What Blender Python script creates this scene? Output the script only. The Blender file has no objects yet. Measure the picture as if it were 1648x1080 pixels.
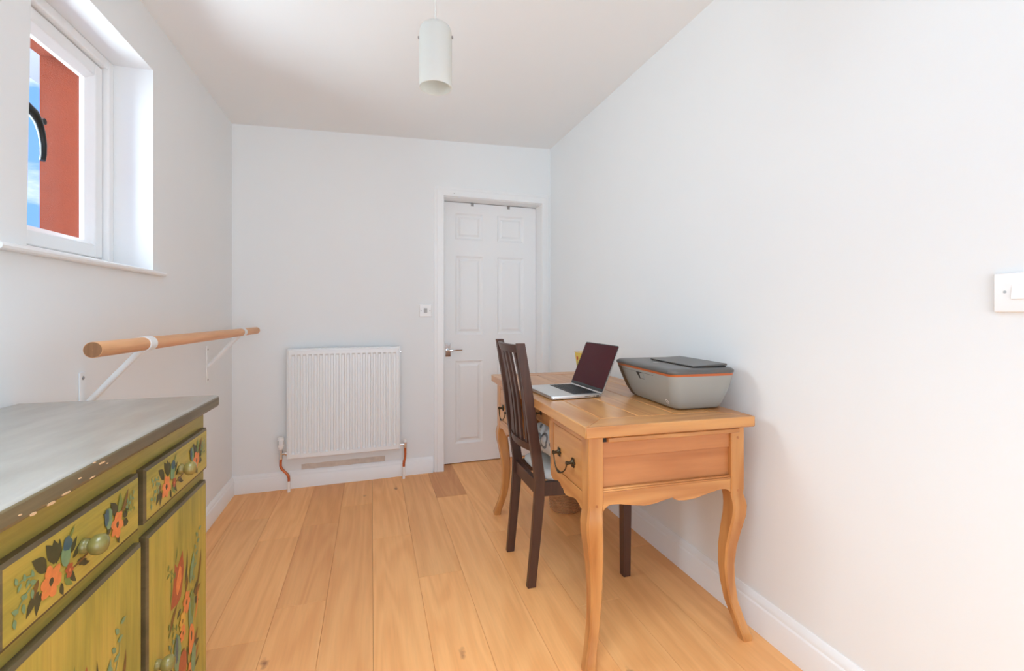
import bpy, math, random
from mathutils import Vector, Matrix
random.seed(7)
R = math.radians
scene = bpy.context.scene
COL = scene.collection

# ------------------------------------------------------------------ camera
PSI = math.atan(226 / 732)
cam_d = bpy.data.cameras.new('camera')
cam_d.sensor_fit = 'HORIZONTAL'; cam_d.sensor_width = 36.0
cam_d.lens = 732 / 1648 * 36
cam_d.shift_y = (502 - 540) / 1648
cam_d.clip_start = 0.02
cam = bpy.data.objects.new('camera', cam_d); COL.objects.link(cam)
cam.location = (0, 0, 1.15); cam.rotation_euler = (R(90), 0, -PSI)
scene.camera = cam

# ------------------------------------------------------------------ world: blue sky with loose clouds
world = bpy.data.worlds.new('sky'); scene.world = world; world.use_nodes = True
wn = world.node_tree; wn.nodes.clear()
def wnode(t, **k):
    n = wn.nodes.new(t)
    for a, b in k.items(): setattr(n, a, b)
    return n
wo = wnode('ShaderNodeOutputWorld'); bg = wnode('ShaderNodeBackground')
tc = wnode('ShaderNodeTexCoord'); nz = wnode('ShaderNodeTexNoise')
nz.inputs['Scale'].default_value = 5.0; nz.inputs['Detail'].default_value = 6; nz.inputs['Roughness'].default_value = .55
mp = wnode('ShaderNodeMapping'); mp.inputs['Scale'].default_value = (1, 1, 2.4)
cr = wnode('ShaderNodeValToRGB'); cr.color_ramp.elements[0].position = .47; cr.color_ramp.elements[1].position = .66
cr.color_ramp.elements[0].color = (.16, .36, .86, 1); cr.color_ramp.elements[1].color = (.92, .94, 1, 1)
wn.links.new(tc.outputs['Generated'], mp.inputs['Vector']); wn.links.new(mp.outputs['Vector'], nz.inputs['Vector'])
wn.links.new(nz.outputs['Fac'], cr.inputs['Fac']); wn.links.new(cr.outputs['Color'], bg.inputs['Color'])
bg.inputs['Strength'].default_value = 1.5
wn.links.new(bg.outputs['Background'], wo.inputs['Surface'])

# ------------------------------------------------------------------ daylight through the window, fill through added openings
def area(name, loc, rot, sx, sy, power, color):
    l = bpy.data.lights.new(name, 'AREA'); l.shape = 'RECTANGLE'; l.size = sx; l.size_y = sy
    l.energy = power; l.color = color
    o = bpy.data.objects.new(name, l); COL.objects.link(o); o.location = loc; o.rotation_euler = rot
    return o
# side window: daylight entering through window_1
area('daylight_side_window', (-2.3, 1.9, 1.95), (0, R(-90), 0), 3.2, 2.4, 340, (.785, .92, .985))
# fill light through an added glazed door, unseen behind the camera
area('fill_glazed_door', (0.25, -1.72, 1.12), (R(90), 0, 0), 1.75, 1.9, 44, (.785, .92, .985))

# fill light through an added rooflight, unseen above the camera
area('fill_rooflight', (-.10, .30, 2.78), (0, 0, 0), .9, 1.2, 19, (.785, .92, .985)).data.spread = R(95)

# a white room: let the light bounce on
scene.cycles.max_bounces = 18; scene.cycles.diffuse_bounces = 14

scene.view_settings.view_transform = 'Standard'
scene.view_settings.look = 'None'
scene.view_settings.gamma = 1.0
scene.view_settings.use_curve_mapping = False
scene.view_settings.exposure = 0.17

# ------------------------------------------------------------------ mesh helpers
class MB:
    def __init__(s): s.v = []; s.f = []; s.m = []
    def add(s, vs, fs, m=0):
        b = len(s.v); s.v += [tuple(p) for p in vs]
        for f in fs: s.f.append(tuple(b + i for i in f)); s.m.append(m)
        return s
    def box(s, x0, x1, y0, y1, z0, z1, m=0):
        vs = [(x0,y0,z0),(x1,y0,z0),(x1,y1,z0),(x0,y1,z0),(x0,y0,z1),(x1,y0,z1),(x1,y1,z1),(x0,y1,z1)]
        return s.add(vs, [(0,3,2,1),(4,5,6,7),(0,1,5,4),(1,2,6,5),(2,3,7,6),(3,0,4,7)], m)
    def prism(s, poly, axis, a0, a1, m=0):
        n = len(poly)
        def pt(p, a):
            return {'x': (a, p[0], p[1]), 'y': (p[0], a, p[1]), 'z': (p[0], p[1], a)}[axis]
        vs = [pt(p, a0) for p in poly] + [pt(p, a1) for p in poly]
        fs = [tuple(range(n)), tuple(range(2*n-1, n-1, -1))]
        fs += [(i, n+i, n+(i+1) % n, (i+1) % n) for i in range(n)]
        return s.add(vs, fs, m)
    def loft(s, rings, m=0, cap=True, closed=True):
        n = len(rings[0]); vs = [p for r in rings for p in r]; fs = []
        for k in range(len(rings)-1):
            for i in range(n if closed else n-1):
                j = (i+1) % n
                fs.append((k*n+i, k*n+j, (k+1)*n+j, (k+1)*n+i))
        if cap and closed:
            fs.append(tuple(range(n-1, -1, -1))); b = (len(rings)-1)*n; fs.append(tuple(range(b, b+n)))
        return s.add(vs, fs, m)
    def tube(s, path, r, n=12, m=0, cap=True, closed=False):
        P = [Vector(p) for p in path]; N = len(P)
        rr = r if isinstance(r, (list, tuple)) else [r]*N
        rings = []; up = None
        for i in range(N):
            if closed: t = P[(i+1) % N] - P[i-1]
            else: t = P[min(i+1, N-1)] - P[max(i-1, 0)]
            t.normalize()
            if up is None:
                up = Vector((0,0,1)) if abs(t.z) < .9 else Vector((1,0,0))
            up = (up - t*up.dot(t)).normalized(); sd = t.cross(up)
            rings.append([tuple(P[i] + (up*math.cos(a) + sd*math.sin(a))*rr[i]) for a in [2*math.pi*k/n for k in range(n)]])
        if closed: rings.append(rings[0]); cap = False
        return s.loft(rings, m, cap)
    def lathe(s, prof, n=24, o=(0,0,0), axis='z', m=0, cap=True):
        rings = []
        for r, h in prof:
            ring = []
            for k in range(n):
                a = 2*math.pi*k/n; c, q = r*math.cos(a), r*math.sin(a)
                p = {'z': (c, q, h), 'y': (q, h, c), 'x': (h, c, q)}[axis]
                ring.append((o[0]+p[0], o[1]+p[1], o[2]+p[2]))
            rings.append(ring)
        return s.loft(rings, m, cap)
    def xf(s, fn): s.v = [fn(*p) for p in s.v]; return s
    def build(s, name, mat, parent=None, loc=None, rz=0, bevel=0, seg=2, smooth=False, ang=35, sub=0):
        me = bpy.data.meshes.new(name); me.from_pydata(s.v, [], s.f)
        import bmesh
        bm = bmesh.new(); bm.from_mesh(me)
        bmesh.ops.recalc_face_normals(bm, faces=bm.faces); bm.to_mesh(me); bm.free()
        mats = mat if isinstance(mat, (list, tuple)) else [mat]
        for q in mats: me.materials.append(q)
        for p, mi in zip(me.polygons, s.m): p.material_index = mi
        if smooth or bevel:
            me.polygons.foreach_set('use_smooth', [True]*len(me.polygons)); me.set_sharp_from_angle(angle=R(ang))
        o = bpy.data.objects.new(name, me); COL.objects.link(o)
        if loc: o.location = loc
        o.rotation_euler = (0, 0, rz)
        if parent: o.parent = parent
        if bevel:
            b = o.modifiers.new('bevel', 'BEVEL'); b.width = bevel; b.segments = seg; b.limit_method = 'ANGLE'; b.angle_limit = R(40)
            b.harden_normals = False
        if sub:
            q = o.modifiers.new('sub', 'SUBSURF'); q.levels = sub; q.render_levels = sub
        return o
def tag(o, label=None, cat=None, group=None, kind=None):
    if label: o['label'] = label
    if cat: o['category'] = cat
    if group: o['group'] = group
    if kind: o['kind'] = kind
    return o
def thing(name, loc, rz=0, label=None, cat=None, group=None, kind=None):
    o = bpy.data.objects.new(name, None); COL.objects.link(o); o.location = loc; o.rotation_euler = (0,0,rz)
    o.empty_display_size = .05
    return tag(o, label, cat, group, kind)
def struct(o, label=None): o['kind'] = 'structure'; tag(o, label); return o
def rot2(x, y, a): return x*math.cos(a)-y*math.sin(a), x*math.sin(a)+y*math.cos(a)

# ------------------------------------------------------------------ materials
def mat_new(name):
    m = bpy.data.materials.new(name); m.use_nodes = True
    return m, m.node_tree, m.node_tree.nodes['Principled BSDF']
def plain(name, col, rough=.5, metal=0, bump=0, bscale=200, spec=.5, var=0, vscale=8, coat=0):
    m, t, b = mat_new(name)
    b.inputs['Base Color'].default_value = (*col, 1); b.inputs['Roughness'].default_value = rough
    b.inputs['Metallic'].default_value = metal; b.inputs['Specular IOR Level'].default_value = spec
    b.inputs['Coat Weight'].default_value = coat
    c = t.nodes.new('ShaderNodeTexCoord')
    n = t.nodes.new('ShaderNodeTexNoise'); n.inputs['Scale'].default_value = vscale; n.inputs['Detail'].default_value = 4
    t.links.new(c.outputs['Object'], n.inputs['Vector'])
    if var:
        r = t.nodes.new('ShaderNodeMix'); r.data_type = 'RGBA'
        r.inputs['A'].default_value = (*[q*(1-var) for q in col], 1); r.inputs['B'].default_value = (*[min(1, q*(1+var)) for q in col], 1)
        t.links.new(n.outputs['Fac'], r.inputs['Factor']); t.links.new(r.outputs['Result'], b.inputs['Base Color'])
    if bump:
        n2 = t.nodes.new('ShaderNodeTexNoise'); n2.inputs['Scale'].default_value = bscale; n2.inputs['Detail'].default_value = 3
        bp = t.nodes.new('ShaderNodeBump'); bp.inputs['Strength'].default_value = bump; bp.inputs['Distance'].default_value = .002
        t.links.new(c.outputs['Object'], n2.inputs['Vector']); t.links.new(n2.outputs['Fac'], bp.inputs['Height'])
        t.links.new(bp.outputs['Normal'], b.inputs['Normal'])
    return m
def wood(name, light, dark, axis='y', scale=1.0, rough=.4, knots=0.0, knot_col=(.06,.03,.015), tint=False, contrast=1.0, coat=0, bump=.06):
    m, t, b = mat_new(name); N = t.nodes.new; Lk = t.links.new
    c = N('ShaderNodeTexCoord'); oi = N('ShaderNodeObjectInfo')
    off = N('ShaderNodeVectorMath'); off.operation = 'SCALE'; off.inputs[0].default_value = (13.1, 7.7, 5.3)
    Lk(oi.outputs['Random'], off.inputs['Scale'])
    ad = N('ShaderNodeVectorMath'); ad.operation = 'ADD'
    Lk(c.outputs['Object'], ad.inputs[0]); Lk(off.outputs['Vector'], ad.inputs[1])
    mp = N('ShaderNodeMapping'); k = {'x': (1.2, 14, 14), 'y': (14, 1.2, 14), 'z': (14, 14, 1.2)}[axis]
    mp.inputs['Scale'].default_value = tuple(q*scale for q in k); Lk(ad.outputs['Vector'], mp.inputs['Vector'])
    n1 = N('ShaderNodeTexNoise'); n1.inputs['Scale'].default_value = 1.0; n1.inputs['Detail'].default_value = 5; n1.inputs['Distortion'].default_value = .8
    Lk(mp.outputs['Vector'], n1.inputs['Vector'])
    # cathedral grain: rings of a distorted wave
    mp2 = N('ShaderNodeMapping'); k2 = {'x': (.55, 5, 5), 'y': (5, .55, 5), 'z': (5, 5, .55)}[axis]
    mp2.inputs['Scale'].default_value = tuple(q*scale for q in k2); Lk(ad.outputs['Vector'], mp2.inputs['Vector'])
    n2 = N('ShaderNodeTexNoise'); n2.inputs['Scale'].default_value = 1.0; n2.inputs['Detail'].default_value = 2; n2.inputs['Distortion'].default_value = .6
    Lk(mp2.outputs['Vector'], n2.inputs['Vector'])
    ml = N('ShaderNodeMath'); ml.operation = 'MULTIPLY'; ml.inputs[1].default_value = 55; Lk(n2.outputs['Fac'], ml.inputs[0])
    sn = N('ShaderNodeMath'); sn.operation = 'SINE'; Lk(ml.outputs[0], sn.inputs[0])
    mr = N('ShaderNodeMapRange'); mr.inputs['From Min'].default_value = -1; mr.inputs['From Max'].default_value = 1
    mr.inputs['To Min'].default_value = -.13*contrast; mr.inputs['To Max'].default_value = .13*contrast
    Lk(sn.outputs[0], mr.inputs['Value'])
    sm = N('ShaderNodeMath'); sm.operation = 'ADD'; Lk(n1.outputs['Fac'], sm.inputs[0]); Lk(mr.outputs['Result'], sm.inputs[1])
    rp = N('ShaderNodeValToRGB'); rp.color_ramp.elements[0].position = .28; rp.color_ramp.elements[1].position = .72
    rp.color_ramp.elements[0].color = (*dark, 1); rp.color_ramp.elements[1].color = (*light, 1)
    Lk(sm.outputs[0], rp.inputs['Fac']); col = rp.outputs['Color']
    mpf = N('ShaderNodeMapping'); kf = {'x': (6, 130, 130), 'y': (130, 6, 130), 'z': (130, 130, 6)}[axis]
    mpf.inputs['Scale'].default_value = kf; Lk(ad.outputs['Vector'], mpf.inputs['Vector'])
    nf_ = N('ShaderNodeTexNoise'); nf_.inputs['Scale'].default_value = 1.0; nf_.inputs['Detail'].default_value = 3; Lk(mpf.outputs['Vector'], nf_.inputs['Vector'])
    rf = N('ShaderNodeMapRange'); rf.inputs['From Min'].default_value = .25; rf.inputs['From Max'].default_value = .6; rf.inputs['To Min'].default_value = .93; rf.inputs['To Max'].default_value = 1.0
    Lk(nf_.outputs['Fac'], rf.inputs['Value'])
    mf = N('ShaderNodeMix'); mf.data_type = 'RGBA'; mf.blend_type = 'MULTIPLY'; mf.inputs['Factor'].default_value = 1
    Lk(col, mf.inputs['A']); Lk(rf.outputs['Result'], mf.inputs['B']); col = mf.outputs['Result']
    if knots:
        mp3 = N('ShaderNodeMapping'); k3 = {'x': (1.6, 3.2, 3.2), 'y': (3.2, 1.6, 3.2), 'z': (3.2, 3.2, 1.6)}[axis]
        mp3.inputs['Scale'].default_value = k3; Lk(ad.outputs['Vector'], mp3.inputs['Vector'])
        vo = N('ShaderNodeTexVoronoi'); vo.inputs['Scale'].default_value = 1.0; Lk(mp3.outputs['Vector'], vo.inputs['Vector'])
        kr = N('ShaderNodeValToRGB'); kr.color_ramp.elements[0].position = .012; kr.color_ramp.elements[1].position = knots
        kr.color_ramp.elements[0].color = (1,1,1,1); kr.color_ramp.elements[1].color = (0,0,0,1)
        nk = N('ShaderNodeTexNoise'); nk.inputs['Scale'].default_value = 40; Lk(ad.outputs['Vector'], nk.inputs['Vector'])
        dd = N('ShaderNodeMath'); dd.operation = 'MULTIPLY_ADD'; dd.inputs[1].default_value = .08; dd.inputs[2].default_value = -.04
        Lk(nk.outputs['Fac'], dd.inputs[0]); d2 = N('ShaderNodeMath'); d2.operation = 'ADD'
        Lk(vo.outputs['Distance'], d2.inputs[0]); Lk(dd.outputs[0], d2.inputs[1]); Lk(d2.outputs[0], kr.inputs['Fac'])
        mx = N('ShaderNodeMix'); mx.data_type = 'RGBA'; mx.inputs['B'].default_value = (*knot_col, 1)
        Lk(kr.outputs['Color'], mx.inputs['Factor']); Lk(col, mx.inputs['A']); col = mx.outputs['Result']
    if tint:
        mt = N('ShaderNodeMix'); mt.data_type = 'RGBA'; mt.blend_type = 'MULTIPLY'; mt.inputs['Factor'].default_value = 1
        Lk(col, mt.inputs['A']); Lk(oi.outputs['Color'], mt.inputs['B']); col = mt.outputs['Result']
    Lk(col, b.inputs['Base Color']); b.inputs['Roughness'].default_value = rough; b.inputs['Coat Weight'].default_value = coat
    b.inputs['Coat Roughness'].default_value = .25
    bp = N('ShaderNodeBump'); bp.inputs['Strength'].default_value = bump; bp.inputs['Distance'].default_value = .002
    Lk(n1.outputs['Fac'], bp.inputs['Height']); Lk(bp.outputs['Normal'], b.inputs['Normal'])
    return m
M = {}
M['wall'] = plain('white_emulsion', (.805, .828, .832), .85, bump=.05, bscale=120, spec=.2, var=.012, vscale=3)
M['ceiling'] = plain('ceiling_paint', (.83, .85, .855), .9, spec=.2, var=.01, vscale=2)
M['gloss'] = plain('white_gloss_paint', (.84, .85, .85), .38, bump=.02, bscale=60)
M['doorpaint'] = plain('door_paint', (.83, .84, .84), .42)
M['upvc'] = plain('white_window_plastic', (.86, .87, .87), .3)
M['render'] = plain('terracotta_render', (.15, .028, .0115), .9, spec=.08, bump=.6, bscale=260, var=.16, vscale=60)
M['floor'] = wood('oak_plank', (.93, .48, .185), (.84, .395, .14), 'y', 1.0, .45, knots=.05, tint=True, knot_col=(.36,.15,.06), contrast=1.1)
M['deskx'] = wood('cherry_along_x', (.60, .285, .092), (.44, .172, .048), 'x', .9, .32, contrast=1.25, coat=.25, knots=.03, knot_col=(.22,.08,.03))
M['desky'] = wood('cherry_along_y', (.62, .305, .10), (.47, .19, .052), 'y', .9, .30, contrast=1.25, coat=.3)
M['deskz'] = wood('cherry_along_z', (.60, .285, .092), (.42, .16, .042), 'z', .9, .32, contrast=1.25, coat=.25)
M['deskpanel'] = wood('cherry_panel', (.52, .21, .073), (.40, .14, .043), 'x', .8, .36, contrast=.9, knots=.04, knot_col=(.16,.06,.02))
M['chair'] = wood('brown_stained_wood', (.085, .035, .022), (.048, .019, .012), 'z', 1.2, .38, contrast=.6)
M['barre'] = wood('beech_rail', (.80, .42, .19), (.66, .31, .125), 'y', 1.6, .4, contrast=.6)
M['endgrain'] = wood('beech_end', (.34, .15, .06), (.20, .085, .03), 'z', 3, .6)
M['metalwhite'] = plain('white_enamel', (.80, .82, .825), .3)
M['chrome'] = plain('chrome', (.75, .75, .76), .12, 1)
M['steel'] = plain('screw_steel', (.35, .34, .33), .35, 1)
M['copper'] = plain('copper_pipe', (.62, .20, .09), .3, 1, var=.35, vscale=60)
M['bronze'] = plain('aged_bronze', (.10, .075, .045), .38, .9, var=.3, vscale=90)
M['black'] = plain('black_iron', (.012, .014, .015), .3, .2)
M['darkslot'] = plain('dark_slot', (.02, .014, .01), .7)
M['subfloor'] = plain('subfloor', (.22, .11, .05), .8)
M['plaster'] = plain('bare_plaster', (.62, .545, .47), .9, var=.25, vscale=25)
M['plastic'] = plain('switch_plastic', (.84, .84, .83), .25)
M['greydot'] = plain('grey_insert', (.40, .40, .40), .4)
M['alu'] = plain('brushed_aluminium', (.72, .72, .71), .3, .85)
M['key'] = plain('black_key', (.015, .015, .017), .5)
M['tray'] = plain('keyboard_well', (.22, .22, .22), .4)
M['screen'] = plain('laptop_screen_glass', (.062, .0085, .0125), .08, spec=.12)
M['bezel'] = plain('screen_bezel', (.012, .012, .013), .15)
M['printer'] = plain('printer_grey', (.315, .315, .285), .5, bump=.03, bscale=500)
M['printerdark'] = plain('printer_lid_grey', (.105, .098, .09), .34, bump=.04, bscale=400)
M['cornershade'] = plain('printer_corner_shade', (.13, .095, .055), .4)  # shade and reflected brown on the far corner, put into the colour
M['orange'] = plain('orange_band', (.48, .115, .03), .4)
M['yellow'] = plain('yellow_glaze', (.74, .56, .10), .4, var=.08, vscale=14)
M['red'] = plain('tulip_red', (.50, .06, .02), .5)
M['leafgreen'] = plain('leaf_green', (.16, .23, .06), .55)
M['cream'] = plain('cream_rim', (.72, .62, .50), .5)
M['wicker'] = plain('wicker_cane', (.42, .20, .085), .55, var=.45, vscale=30)
M['seatpad'] = plain('pale_seat_fabric', (.62, .63, .61), .9, bump=.2, bscale=500)
M['sky_fascia'] = plain('grey_fascia', (.36, .39, .43), .5)
M['gutter'] = plain('pale_gutter', (.66, .70, .74), .35)
M['rubber'] = plain('cable_white', (.66, .64, .60), .5)
def glass_mat():
    m, t, b = mat_new('window_glass'); t.nodes.remove(b)
    o = t.nodes['Material Output']; tr = t.nodes.new('ShaderNodeBsdfTransparent'); gl = t.nodes.new('ShaderNodeBsdfGlossy')
    gl.inputs['Roughness'].default_value = .02; mx = t.nodes.new('ShaderNodeMixShader'); mx.inputs[0].default_value = .03
    t.links.new(tr.outputs[0], mx.inputs[1]); t.links.new(gl.outputs[0], mx.inputs[2])
    t.links.new(mx.outputs[0], o.inputs['Surface']); return m
M['glass'] = glass_mat()
def shade_mat():
    m, t, b = mat_new('frosted_white_glass'); o = t.nodes['Material Output']
    b.inputs['Base Color'].default_value = (.80, .80, .765, 1); b.inputs['Roughness'].default_value = .35
    n = t.nodes.new('ShaderNodeTexNoise'); n.inputs['Scale'].default_value = 160; c = t.nodes.new('ShaderNodeTexCoord')
    t.links.new(c.outputs['Object'], n.inputs['Vector'])
    bp = t.nodes.new('ShaderNodeBump'); bp.inputs['Strength'].default_value = .25; bp.inputs['Distance'].default_value = .001
    t.links.new(n.outputs['Fac'], bp.inputs['Height']); t.links.new(bp.outputs['Normal'], b.inputs['Normal'])
    tr = t.nodes.new('ShaderNodeBsdfTranslucent'); tr.inputs['Color'].default_value = (.85, .85, .81, 1)
    mx = t.nodes.new('ShaderNodeMixShader'); mx.inputs[0].default_value = .45
    t.links.new(b.outputs[0], mx.inputs[1]); t.links.new(tr.outputs[0], mx.inputs[2]); t.links.new(mx.outputs[0], o.inputs['Surface'])
    return m
M['shade'] = shade_mat()
def paint_mat(name, cols, rough=.45, grain='x', bump=.15, coat=0):
    # hand painted, streaky antique finish: three tones mixed by noise stretched along the grain
    m, t, b = mat_new(name); N = t.nodes.new; Lk = t.links.new
    c = N('ShaderNodeTexCoord'); mp = N('ShaderNodeMapping')
    mp.inputs['Scale'].default_value = {'x': (2.2, 6, 14), 'z': (14, 6, 2.2)}[grain]; Lk(c.outputs['Object'], mp.inputs['Vector'])
    n1 = N('ShaderNodeTexNoise'); n1.inputs['Scale'].default_value = 1; n1.inputs['Detail'].default_value = 6; n1.inputs['Roughness'].default_value = .62
    Lk(mp.outputs['Vector'], n1.inputs['Vector'])
    rp = N('ShaderNodeValToRGB'); e = rp.color_ramp.elements
    e[0].position = .30; e[0].color = (*cols[0], 1); e[1].position = .70; e[1].color = (*cols[2], 1)
    q = e.new(.5); q.color = (*cols[1], 1)
    Lk(n1.outputs['Fac'], rp.inputs['Fac'])
    mp2 = N('ShaderNodeMapping'); mp2.inputs['Scale'].default_value = {'x': (5, 30, 160), 'z': (160, 30, 5)}[grain]; Lk(c.outputs['Object'], mp2.inputs['Vector'])
    n2 = N('ShaderNodeTexNoise'); n2.inputs['Scale'].default_value = 1; n2.inputs['Detail'].default_value = 3; Lk(mp2.outputs['Vector'], n2.inputs['Vector'])
    ov = N('ShaderNodeMix'); ov.data_type = 'RGBA'; ov.blend_type = 'OVERLAY'; ov.inputs['Factor'].default_value = .35
    Lk(rp.outputs['Color'], ov.inputs['A']); Lk(n2.outputs['Color'], ov.inputs['B'])
    bw = N('ShaderNodeRGBToBW'); Lk(n2.outputs['Color'], bw.inputs['Color']); Lk(bw.outputs['Val'], ov.inputs['B'])
    Lk(ov.outputs['Result'], b.inputs['Base Color']); b.inputs['Roughness'].default_value = rough
    b.inputs['Coat Weight'].default_value = coat; b.inputs['Coat Roughness'].default_value = .22
    if bump:
        bp = N('ShaderNodeBump'); bp.inputs['Strength'].default_value = bump; bp.inputs['Distance'].default_value = .002
        Lk(n2.outputs['Fac'], bp.inputs['Height']); Lk(bp.outputs['Normal'], b.inputs['Normal'])
    return m
OL = [(.22, .20, .035), (.39, .30, .05), (.51, .335, .065)]
M['olive_h'] = paint_mat('olive_paint_across', OL, .42, 'x')
M['olive_v'] = paint_mat('olive_paint_upright', OL, .42, 'z')
M['olive_frame'] = paint_mat('olive_frame_paint', [(.22, .20, .04), (.30, .24, .045), (.36, .27, .06)], .4, 'x')
M['umber'] = paint_mat('umber_edge_glaze', [(.055, .045, .015), (.10, .07, .03), (.15, .11, .05)], .45, 'x')
M['knob'] = paint_mat('knob_paint', [(.11, .10, .03), (.19, .16, .045), (.28, .18, .05)], .3, 'x', .03)
M['cabtop'] = paint_mat('grey_brown_top_paint', [(.20, .175, .135), (.26, .24, .205), (.33, .31, .28)], .28, 'x', 0, .5)
M['topedge'] = paint_mat('brown_worn_edge', [(.075, .055, .024), (.115, .085, .042), (.16, .125, .065)], .4, 'x', .05)
M['chip'] = plain('bare_wood_chip', (.62, .40, .22), .7)
for nme, cc in dict(f_orange=(.66, .20, .055), f_red=(.36, .085, .03), f_blue=(.055, .10, .115), f_teal=(.17, .26, .13), f_dark=(.06, .055, .022), f_green=(.16, .20, .045), f_brown=(.17, .085, .02), f_yellow=(.62, .34, .05)).items():
    M[nme] = plain(nme, cc, .45, var=.25, vscale=120)
def cushion_mat():
    m, t, b = mat_new('grey_circle_print'); N = t.nodes.new; Lk = t.links.new
    c = N('ShaderNodeTexCoord'); vo = N('ShaderNodeTexVoronoi'); vo.inputs['Scale'].default_value = 13; vo.inputs['Randomness'].default_value = .35
    Lk(c.outputs['Object'], vo.inputs['Vector'])
    rp = N('ShaderNodeValToRGB'); e = rp.color_ramp.elements; rp.color_ramp.interpolation = 'CONSTANT'
    e[0].position = 0; e[0].color = (.72, .73, .72, 1); e[1].position = .30; e[1].color = (.21, .22, .23, 1)
    q = e.new(.46); q.color = (.72, .73, .72, 1)
    Lk(vo.outputs['Distance'], rp.inputs['Fac']); Lk(rp.outputs['Color'], b.inputs['Base Color']); b.inputs['Roughness'].default_value = .85
    return m
M['cushion'] = cushion_mat()

# ================================================================== THE ROOM
XL, XR, YR = -.84, 1.338, -1.6          # left wall, right wall, rear wall
WO = (-.84, 3.256); WA = R(1.7)         # back wall: origin and slight turn
ZL, ZR = 2.335, 2.425                   # the ceiling climbs a little to the right
def zc(x): return ZL + (x - XL) / (XR - XL) * (ZR - ZL)

# floor: slab + single planks
fl = MB().box(XL-.02, XR+.02, YR-.1, 3.55, -.10, -.014).build('floor', M['subfloor'])
struct(fl)
def plank(x0, x1, y0, y1, tone):
    g = .0004; c = .0012
    x0 += g; x1 -= g; y0 += g*.6; y1 -= g*.6
    hx, hy = (x1-x0)/2, (y1-y0)/2
    mb = MB(); z0 = -.014
    vs = [(-hx,-hy,z0),(hx,-hy,z0),(hx,hy,z0),(-hx,hy,z0), (-hx,-hy,-c*.6),(hx,-hy,-c*.6),(hx,hy,-c*.6),(-hx,hy,-c*.6),
          (-hx+c,-hy+c,0),(hx-c,-hy+c,0),(hx-c,hy-c,0),(-hx+c,hy-c,0)]
    mb.add(vs, [(0,3,2,1),(8,9,10,11)] + [(i,(i+1)%4,4+(i+1)%4,4+i) for i in range(4)] + [(4+i,4+(i+1)%4,8+(i+1)%4,8+i) for i in range(4)])
    o = mb.build('plank', M['floor'], fl, loc=((x0+x1)/2, (y0+y1)/2, 0)); o.color = (*tone, 1); return o
edges = [-.84, -.735, -.545, -.355, -.172, .005, .195, .385, .575, .765, .955, 1.145, 1.338]
joints = {0: [.9, 2.1], 1: [.2, 1.55, 2.83], 2: [-.4, .62, 1.782, 2.55], 3: [-.9, .75, 1.952, 2.66], 4: [-.5, 1.15, 2.857], 5: [-.2, 1.02, 2.405],
          6: [-.8, .55, 2.0, 3.25], 7: [.1, 1.30, 2.826], 8: [-.6, .8, 2.3], 9: [.3, 1.62, 2.95], 10: [-.3, 1.12, 2.15], 11: [.55, 1.95, 3.0]}
tones = {(3,2): (.90,.84,.80), (3,3): (.86,.80,.76), (2,3): (.97,.95,.93), (3,4): (.90,.86,.83), (4,2): (.90,.86,.83), (7,3): (.74,.66,.62), (5,2): (1.0,.98,.95), (6,2): (1.02,1.0,.97), (2,2): (.88,.83,.79)}
for k in range(12):
    js = [YR] + joints[k] + [3.47 if edges[k] > .3 else 3.40]
    js = [YR] + [j for j in js[1:-1]] + [js[-1]]
    for q in range(len(js)-1):
        v = random.uniform(.93, 1.05); w = random.uniform(-.02, .03)
        tone = tones.get((k, q), (v, v*(1-w), v*(1-2*w)))
        plank(edges[k], edges[k+1], js[q], js[q+1], tone)

# ceiling (sloping slab)
RX0, RX1, RY0, RY1 = -.60, .40, -.3, .9      # opening of the rooflight, made up to bring in fill light
cl = MB()
def cslab(xa, xb, ya, yb): cl.prism([(xa, zc(xa)), (xb, zc(xb)), (xb, 2.62), (xa, 2.62)], 'y', ya, yb)
cslab(XL-.4, XR+.15, RY1, 3.55); cslab(XL-.4, XR+.15, YR-.15, RY0); cslab(XL-.4, RX0, RY0, RY1); cslab(RX1, XR+.15, RY0, RY1)
struct(cl.build('ceiling', M['ceiling']))
w3 = thing('added_rooflight', ((RX0+RX1)/2, (RY0+RY1)/2, 2.62), kind='structure')
hx_, hy_ = (RX1-RX0)/2, (RY1-RY0)/2
for a in ((-hx_-.03, -hx_+.05, -hy_-.03, hy_+.03), (hx_-.05, hx_+.03, -hy_-.03, hy_+.03), (-hx_+.05, hx_-.05, -hy_-.03, -hy_+.05), (-hx_+.05, hx_-.05, hy_-.05, hy_+.03)):
    MB().box(*a, 0, .05).build('window_frame', M['upvc'], w3, bevel=.004)
MB().box(-hx_+.05, hx_-.05, -hy_+.05, hy_-.05, .02, .028).build('pane', M['glass'], w3)

# left wall with the window opening (the near jamb leans a little)
wl = MB()
def lw(mb, xa, xb, m=0, grow=0):
    za, zb = 1.312, 2.122; yend = 3.5
    mb.prism([(YR-.15, -.1), (yend, -.1), (yend, za), (YR-.15, za)], 'x', xa, xb, m)
    mb.prism([(YR-.15, zb), (yend, zb), (yend, ZL), (YR-.15, ZL)], 'x', xa, xb, m)
    mb.prism([(YR-.15, za), (1.472, za), (1.492, zb), (YR-.15, zb)], 'x', xa, xb, m)
    mb.prism([(2.175, za), (yend, za), (yend, zb), (2.175, zb)], 'x', xa, xb, m)
lw(wl, XL-.20, XL)
struct(wl.build('wall_left', M['wall']))
we = MB(); lw(we, XL-.362, XL-.20)
struct(we.build('wall_exterior', M['render']))
# right wall
struct(MB().prism([(XR, -.1), (XR+.12, -.1), (XR+.12, zc(XR+.12)), (XR, zc(XR))], 'y', YR-.15, 3.5).build('wall_right', M['wall']))
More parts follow.
